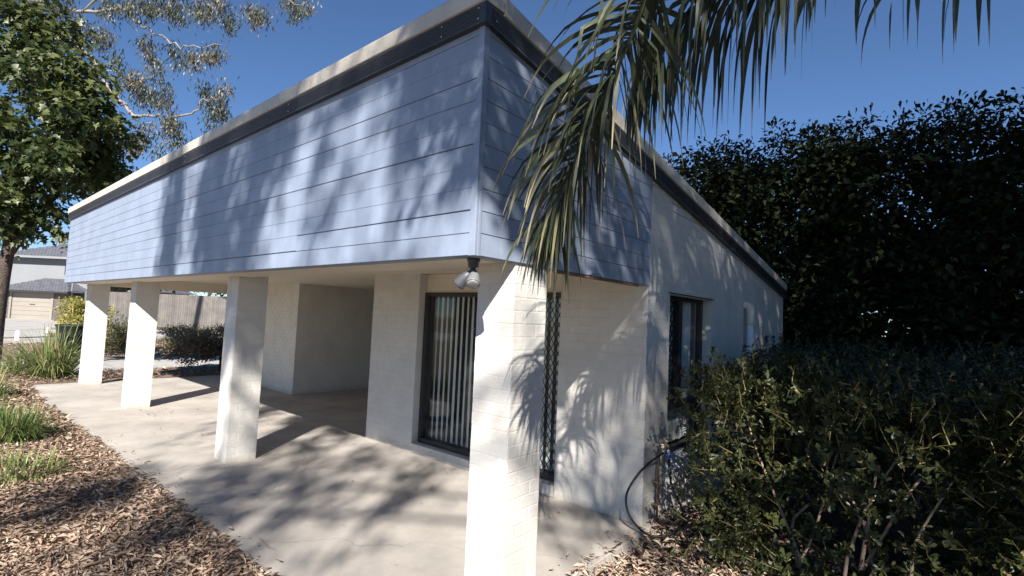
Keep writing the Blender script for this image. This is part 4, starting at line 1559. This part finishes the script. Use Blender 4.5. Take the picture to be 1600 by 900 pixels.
for (u, v, rr, m) in ((170, 12, 14, 9), (205, 8, 16, 12), (240, 14, 18, 14), (280, 12, 18, 14), (318, 14, 16, 11), (345, 8, 14, 8), (360, 28, 8, 4), (362, 40, 7, 4), (400, 28, 9, 6), (412, 22, 8, 5), (390, 12, 8, 3), (460, 18, 9, 6), (474, 8, 9, 5), (450, 4, 8, 4),
                      (158, 50, 10, 7), (165, 66, 8, 5), (228, 72, 9, 6), (238, 90, 8, 4), (275, 78, 8, 5), (302, 92, 8, 7), (325, 88, 9, 7), (340, 80, 8, 5), (278, 100, 5, 2), (185, 95, 8, 4), (245, 110, 9, 5), (212, 130, 14, 11), (225, 145, 14, 10), (200, 120, 10, 5), (250, 160, 10, 7), (262, 145, 10, 5),
                      (320, 145, 10, 6), (335, 160, 13, 9), (345, 180, 11, 7), (352, 140, 8, 4), (330, 195, 8, 3), (278, 192, 10, 8), (262, 200, 10, 6), (225, 205, 10, 5), (275, 222, 10, 6), (215, 228, 12, 7), (195, 222, 10, 5), (250, 235, 8, 3), (160, 205, 8, 3), (95, 10, 25, 14), (60, -5, 25, 12), (130, 45, 14, 8), (30, 20, 18, 8), (300, -30, 40, 20), (200, -60, 60, 25), (380, -40, 40, 14)):
    for j in range(m):
        a, q = gr.uniform(0, 2 * math.pi), math.sqrt(gr.random()) * rr
        spots.append(at(u + q * math.cos(a), v + q * math.sin(a), gr.uniform(19, 20.8)))
spots = np.array(spots)
per = 34
n = len(spots) * per
pos = np.repeat(spots, per, 0) + gr.normal(0, 0.16, (n, 3)) * np.array([1, 1, 1.2])
ax_ = unit(np.array([0, 0, -1.0]) + 0.55 * rand_unit(n, gr))
tn = np.clip(np.repeat(gr.normal(0.5, 0.3, len(spots)), per) + gr.normal(0, 0.2, n), 0, 1)
tn = np.where(np.repeat(gr.random(len(spots)) < 0.16, per), 1.6, tn)
foliage('crown', [leaves(pos, ax_, rand_unit(n, gr), 0.21 * gr.uniform(0.6, 1.2, n), 0.042, L_LANCE, tn)], 'gum', gum)


# ---- clipped low hedges and shrubs beyond the carport
def low_hedge(lo, hi, n_cl, mat, label, seed, leaf=0.07, cat='hedge', name='low_hedge'):
    r = np.random.default_rng(seed)
    lo, hi = np.array(lo, float), np.array(hi, float)
    c = (lo + hi) / 2
    t = plant(name, label, cat, (c[0], c[1], -0.05))
    for i in range(5):
        e = lo + r.random(3) * (hi - lo)
        keep(MB().tube(bez([(c[0] + r.normal(0, .1), c[1] + r.normal(0, .1), -0.1), (c + e) / 2, e], 6), list(np.linspace(0.03, 0.008, 6)), 6).build('stem', 'bark', smooth=True), t)
    P = lo + r.random((n_cl, 3)) * (hi - lo)
    q = unit(P - c) * 1.0
    rr = np.max(np.abs((P - c) / ((hi - lo) / 2)), axis=1, keepdims=True)
    P = c + (P - c) * (0.6 + 0.4 * rr) 
    P += 0.05 * r.normal(size=P.shape)
    foliage('leaves', [clumped_crown(P, 0.16, 34, leaf, leaf * 0.5, L_RHOMB, r=r, dry=0.06)], mat, t)
    return t


low_hedge((-14.6, 2.5, 0.30), (-12.75, 5.2, 1.22), 380, 'brownhedge', 'brownish clipped hedge just beyond the carport, right of the second column', 101)
low_hedge((-21.5, 4.2, 0.0), (-19.6, 5.9, 0.95), 200, 'olive', 'low olive hedge beside the driveway, behind the second column', 102)
low_hedge((-22.6, 2.55, 0.0), (-20.6, 3.9, 0.95), 200, 'olive', 'low olive hedge seen between the two farthest columns', 103)
low_hedge((-23.2, 1.95, 0.0), (-21.8, 2.5, 0.98), 40, 'olive', 'dark end of hedge beside the green tub', 104)
low_hedge((-25.6, 1.75, 0.75), (-23.6, 3.2, 1.85), 170, 'yellow', 'yellow-green bushy shrub behind the green tub', 105, 0.10, 'shrub', 'yellow_shrub')
low_hedge((-32.0, 2.0, -0.05), (-30.2, 3.3, 0.16), 30, 'olive', 'low green ground plants beside the white bollard', 106, 0.08, 'plant', 'ground_plant')

# ================================================================== BEYOND THE GARDEN
tb = at(112, 546, 18.3)
tub = tag(MB().lathe((tb[0], tb[1], -0.05), (0, 0, 1), [(0, 0.34), (0.25, 0.42), (0.6, 0.47), (0.9, 0.49), (0.93, 0.52), (0.98, 0.52), (0.98, 0.46), (0.86, 0.44)], 28).build('planter_tub', 'tub', smooth=True),
          'large dark green planter tub behind the pale grass clump', 'planter')
for (u, v, d, lab) in ((26, 531, 21.8, 'short white bollard by the path, nearer the tree trunk'), (74, 524, 25.2, 'short white bollard by the path, nearer the green tub')):
    p = at(u, v, d)
    b = tag(empty('bollard', (p[0], p[1], -0.03)), lab, 'bollard', 'white bollards by the path')
    keep(MB().box(p[0] - 0.065, p[0] + 0.065, p[1] - 0.065, p[1] + 0.065, -0.15, 0.36).build('post', 'white_plastic', bevel=0.01), b)
    keep(MB().hexa([(p[0] - 0.07, p[1] - 0.07, 0.36), (p[0] + 0.07, p[1] - 0.07, 0.36), (p[0] + 0.07, p[1] + 0.07, 0.36), (p[0] - 0.07, p[1] + 0.07, 0.36),
                    (p[0] - 0.03, p[1] - 0.03, 0.40), (p[0] + 0.03, p[1] - 0.03, 0.40), (p[0] + 0.03, p[1] + 0.03, 0.40), (p[0] - 0.03, p[1] + 0.03, 0.40)]).build('cap', 'white_plastic'), b)

# paling fence seen through the carport: posts, rails and palings, raised bed behind a sleeper
A, B = at(128, 508, 36.0), at(420, 516, 36.0)
A[2] = B[2] = 0.12
dirv = (B - A) / np.linalg.norm(B - A)
fl = np.linalg.norm(B - A)
fence = tag(empty('paling_fence', tuple(A)), 'weathered grey timber paling fence beyond the carport', 'fence')
nv = np.array([dirv[1], -dirv[0], 0])
fang = math.atan2(dirv[1], dirv[0])
pal = MB().box(0, 0.15, 0, 0.02, 0, 2.42).build('paling', 'fence')
PAL = pal.data
bpy.data.objects.remove(pal)
s = 0.0
while s < fl:
    q = A + dirv * s
    o = bpy.data.objects.new('paling', PAL)
    COL.objects.link(o)
    o.matrix_world = Matrix.Translation((q[0], q[1], 0.1 + random.uniform(-.012, .012))) @ Matrix.Rotation(fang + random.uniform(-.03, .03), 4, 'Z')
    keep(o, fence)
    s += 0.158
for z in (0.35, 1.3, 2.2):
    q0, q1 = A - nv * 0.06, B - nv * 0.06
    keep(MB().tube([(q0[0], q0[1], z), (q1[0], q1[1], z)], 0.045, 4).build('rail', 'fence'), fence)
qa, qb = A + nv * 0.25, B + nv * 0.25
o = MB().hexa([(qa[0], qa[1], -0.1), (qb[0], qb[1], -0.1), (B[0], B[1], -0.1), (A[0], A[1], -0.1), (qa[0], qa[1], 0.16), (qb[0], qb[1], 0.16), (B[0], B[1], 0.16), (A[0], A[1], 0.16)]).build('sleeper', 'timber_dark')
tag(o, 'dark timber sleeper edging at the foot of the paling fence', 'sleeper')
p = at(134.5, 500, 30)
o = MB().box(p[0] - 0.09, p[0] + 0.09, p[1] - 0.09, p[1] + 0.09, -0.1, 2.15).build('gate_post', 'render_wall', bevel=0.01)
tag(o, 'pale square gate post beside the yellow-green shrub', 'post')

# trees behind the fence
for i, (u, v, d, rr, lab) in enumerate(((215, 425, 42, 2.2, 'dark tree behind the paling fence, between the far columns'), (330, 420, 43, 2.6, 'dark tree behind the paling fence, beside the third column'),
                                        (275, 415, 46, 2.6, 'dark tree furthest behind the paling fence'))):
    r = np.random.default_rng(120 + i)
    c = at(u, v, d)
    t = plant('background_tree', lab, 'tree', (c[0], c[1], -0.1), 'trees behind the paling fence')
    trunk_tube(t, [(c[0], c[1], -0.3), (c[0], c[1], c[2] * 0.5), c], 0.2, 0.08, 'bark')
    foliage('crown', [clumped_crown(ellipsoid_points(70, c, (rr * 1.4, rr * 1.4, rr), r, 0.2), 0.6, 26, 0.26, 0.14, L_RHOMB, r=r)], 'hedge', t)
for (u, d, zc, rr, lab) in ((148, 27, 4.6, 1.5, 'slim street tree hidden behind the farthest column'), (-25, 27, 5.5, 2.2, 'street tree just beyond the left picture edge')):
    r = np.random.default_rng(int(140 + d + u))
    c = at(u, 500, d)
    c[2] = zc
    t = plant('street_tree', lab, 'tree', (c[0], c[1], -0.1))
    trunk_tube(t, [(c[0], c[1], -0.3), (c[0] + 0.05, c[1], zc * 0.5), c], 0.13, 0.05, 'bark')
    foliage('crown', [clumped_crown(ellipsoid_points(45, c, (rr, rr, rr * 0.9), r, 0.2), 0.4, 24, 0.2, 0.11, L_RHOMB, r=r)], 'shade_leaf', t)
c = at(98, 372, 58)
t = plant('background_tree', 'small yellow-green tree top just above the neighbour roof', 'tree', (c[0], c[1], -0.1))
trunk_tube(t, [(c[0], c[1], -0.3), (c[0], c[1], 4), c], 0.2, 0.08, 'bark')
foliage('crown', [clumped_crown(ellipsoid_points(30, c, (1.2, 1.2, 0.9), rng, 0.2), 0.5, 24, 0.2, 0.12, L_RHOMB)], 'yellow', t)


# ---- neighbour's two-storey house with garage
NB = at(10, 499, 44.5)
NB[2] = 0
ex = at(100, 499, 44.5) - at(10, 499, 44.5)
ex[2] = 0
NW = np.linalg.norm(ex)
ex = ex / NW
ey = np.array([-ex[1], ex[0], 0])           # away from the camera
if ey @ _F < 0:
    ey = -ey
NBM = Matrix(((ex[0], ey[0], 0, NB[0]), (ex[1], ey[1], 0, NB[1]), (0, 0, 1, -0.03), (0, 0, 0, 1)))
nb = empty('neighbour_house', (0, 0, 0))
nb.matrix_world = NBM
tag(nb, 'pale two-storey house with grey tiled roofs and beige garage door', 'house')


def npart(mb, name, mat, par=None, **k):
    o = mb.build(name, mat, **k)
    o.parent = par or nb
    return o


S = 44.5 / FPX                             # metres per photograph pixel there


def hip(mb, x0, x1, y0, y1, z0, zr, inset_x, inset_y):
    mb.add([(x0, y0, z0), (x1, y0, z0), (x1, y1, z0), (x0, y1, z0), (x0 + inset_x, y0 + inset_y, zr), (x1 - inset_x, y0 + inset_y, zr), (x1 - inset_x, y1 - inset_y, zr), (x0 + inset_x, y1 - inset_y, zr)],
           [(0, 1, 5, 4), (1, 2, 6, 5), (2, 3, 7, 6), (3, 0, 4, 7), (4, 5, 6, 7), (0, 3, 2, 1)])
    return mb


def tile_rows(par, x0, x1, y0, y1, z0, zr, ix, iy, rows, cols):
    """courses of tiles on the front slope of a hip roof, joined: too small to pick apart"""
    mb = MB()
    for j in range(rows):
        f0, f1 = j / rows, (j + 1) / rows
        xa, xb = x0 + ix * f0, x1 - ix * f0
        ya, yb_ = y0 + iy * f0, y0 + iy * f1
        za, zb_ = z0 + (zr - z0) * f0, z0 + (zr - z0) * f1
        w = (x1 - x0) / cols
        x = x0
        while x < x1:
            a, b = max(x, xa), min(x + w * 0.93, xb)
            if b - a > 0.05:
                mb.hexa([(a, ya, za + 0.02), (b, ya, za + 0.02), (b, yb_, zb_ + 0.005), (a, yb_, zb_ + 0.005), (a + .02, ya - 0.01, za + 0.09), (b - .02, ya - 0.01, za + 0.09), (b - .02, yb_, zb_ + 0.04), (a + .02, yb_, zb_ + 0.04)])
            x += w
    o = mb.build('tiles', 'tiles')
    o.parent = par
    tag(o, kind='stuff')


GZ = 2.45
npart(MB().box(-0.6, 0.12, 0, 0.3, -0.2, GZ).box(4.0, 5.3, 0, 0.3, -0.2, GZ).box(0.12, 4.0, 0, 0.3, 2.3, GZ).box(-0.6, 5.3, 0.3, 0.5, -0.2, GZ), 'garage_wall', 'facebrick')
npart(MB().box(0.12, 0.3, -0.05, 0.05, -0.1, 2.38).box(3.82, 4.0, -0.05, 0.05, -0.1, 2.38).box(0.3, 3.82, -0.05, 0.05, 2.28, 2.38), 'door_frame', 'garage_door')
gd = npart(MB().box(0.3, 3.82, 0.06, 0.1, -0.1, 2.28), 'garage_door', 'garage_door')
for j in range(6):
    for o in (npart(MB().box(0.31, 3.81, 0.035, 0.06, -0.05 + j * 0.39, 0.32 + j * 0.39), 'door_panel', 'garage_door', gd, bevel=0.01),):
        pass
npart(MB().box(1.9, 2.35, 0.0, 0.03, 1.28, 1.34), 'handle', 'frame', gd)
gr_roof = npart(hip(MB(), -1.0, 5.7, -0.6, 6, GZ + 0.05, GZ + 1.25, 2.4, 2.6), 'garage_roof', 'tiles')
tile_rows(gr_roof, -1.0, 5.7, -0.6, 6, GZ + 0.05, GZ + 1.25, 2.4, 2.6, 8, 24)
npart(MB().box(-1.05, 5.75, -0.68, -0.55, GZ - 0.08, GZ + 0.07), 'gutter', 'frame')
UW0, UW1, UZ0, UZ1 = 2.75, 4.15, 4.15, 5.2
npart(MB().box(-2.5, UW0, 2.2, 2.5, 2.0, 5.72).box(UW1, 5.0, 2.2, 2.5, 2.0, 5.72).box(UW0, UW1, 2.2, 2.5, 2.0, UZ0).box(UW0, UW1, 2.2, 2.5, UZ1, 5.72).box(-2.5, 5.0, 2.5, 9, 2.0, 5.72), 'upper_wall', 'render_wall')
npart(MB().box(5.0, 6.6, 2.9, 9, -0.2, 5.72), 'side_bay', 'timber_dark')
w = npart(MB().box(UW0, UW0 + 0.07, 2.22, 2.32, UZ0, UZ1).box(UW1 - 0.07, UW1, 2.22, 2.32, UZ0, UZ1).box(UW0, UW1, 2.22, 2.32, UZ1 - 0.07, UZ1).box(UW0, UW1, 2.22, 2.32, UZ0, UZ0 + 0.07).box((UW0 + UW1) / 2 - .03, (UW0 + UW1) / 2 + .03, 2.23, 2.31, UZ0, UZ1), 'window', 'frame')
npart(MB().box(UW0 + .07, UW1 - .07, 2.36, 2.38, UZ0 + .07, UZ1 - .07), 'pane', 'black', w)
ur = npart(hip(MB(), -3.2, 7.2, 1.5, 9.7, 5.72, 7.4, 4.0, 3.6), 'upper_roof', 'tiles')
tile_rows(ur, -3.2, 7.2, 1.5, 9.7, 5.72, 7.4, 4.0, 3.6, 10, 34)
npart(MB().box(-3.25, 7.25, 1.4, 1.54, 5.55, 5.74), 'gutter', 'render_wall')
npart(MB().tube([(5.45, 0.1, -0.2), (5.45, 0.1, 5.9)], 0.06, 8), 'downpipe', 'render_wall', smooth=True)

# ---- further neighbour beyond the fence corner
RB = at(108, 470, 50)
RB[2] = 0
o = empty('brick_unit', tuple(RB))
o.rotation_euler = (0, 0, math.atan2(ex[1], ex[0]))
tag(o, 'red brick unit with pale gutter glimpsed behind the farthest column', 'house')
npart(MB().box(0, 8, 0, 6, -0.2, 3.3), 'wall', 'redbrick', o)
npart(MB().box(-0.5, 8.5, -0.55, -0.4, 2.75, 3.0), 'gutter', 'render_wall', o)
npart(hip(MB(), -0.5, 8.5, -0.5, 6.5, 2.95, 4.6, 2.5, 3), 'roof', 'tiles', o)
wq = npart(MB().box(0.6, 1.9, -0.06, 0.0, 0.9, 2.1), 'window', 'render_wall', o)
npart(MB().box(0.68, 1.82, -0.075, -0.065, 0.98, 2.02), 'pane', 'black', wq)
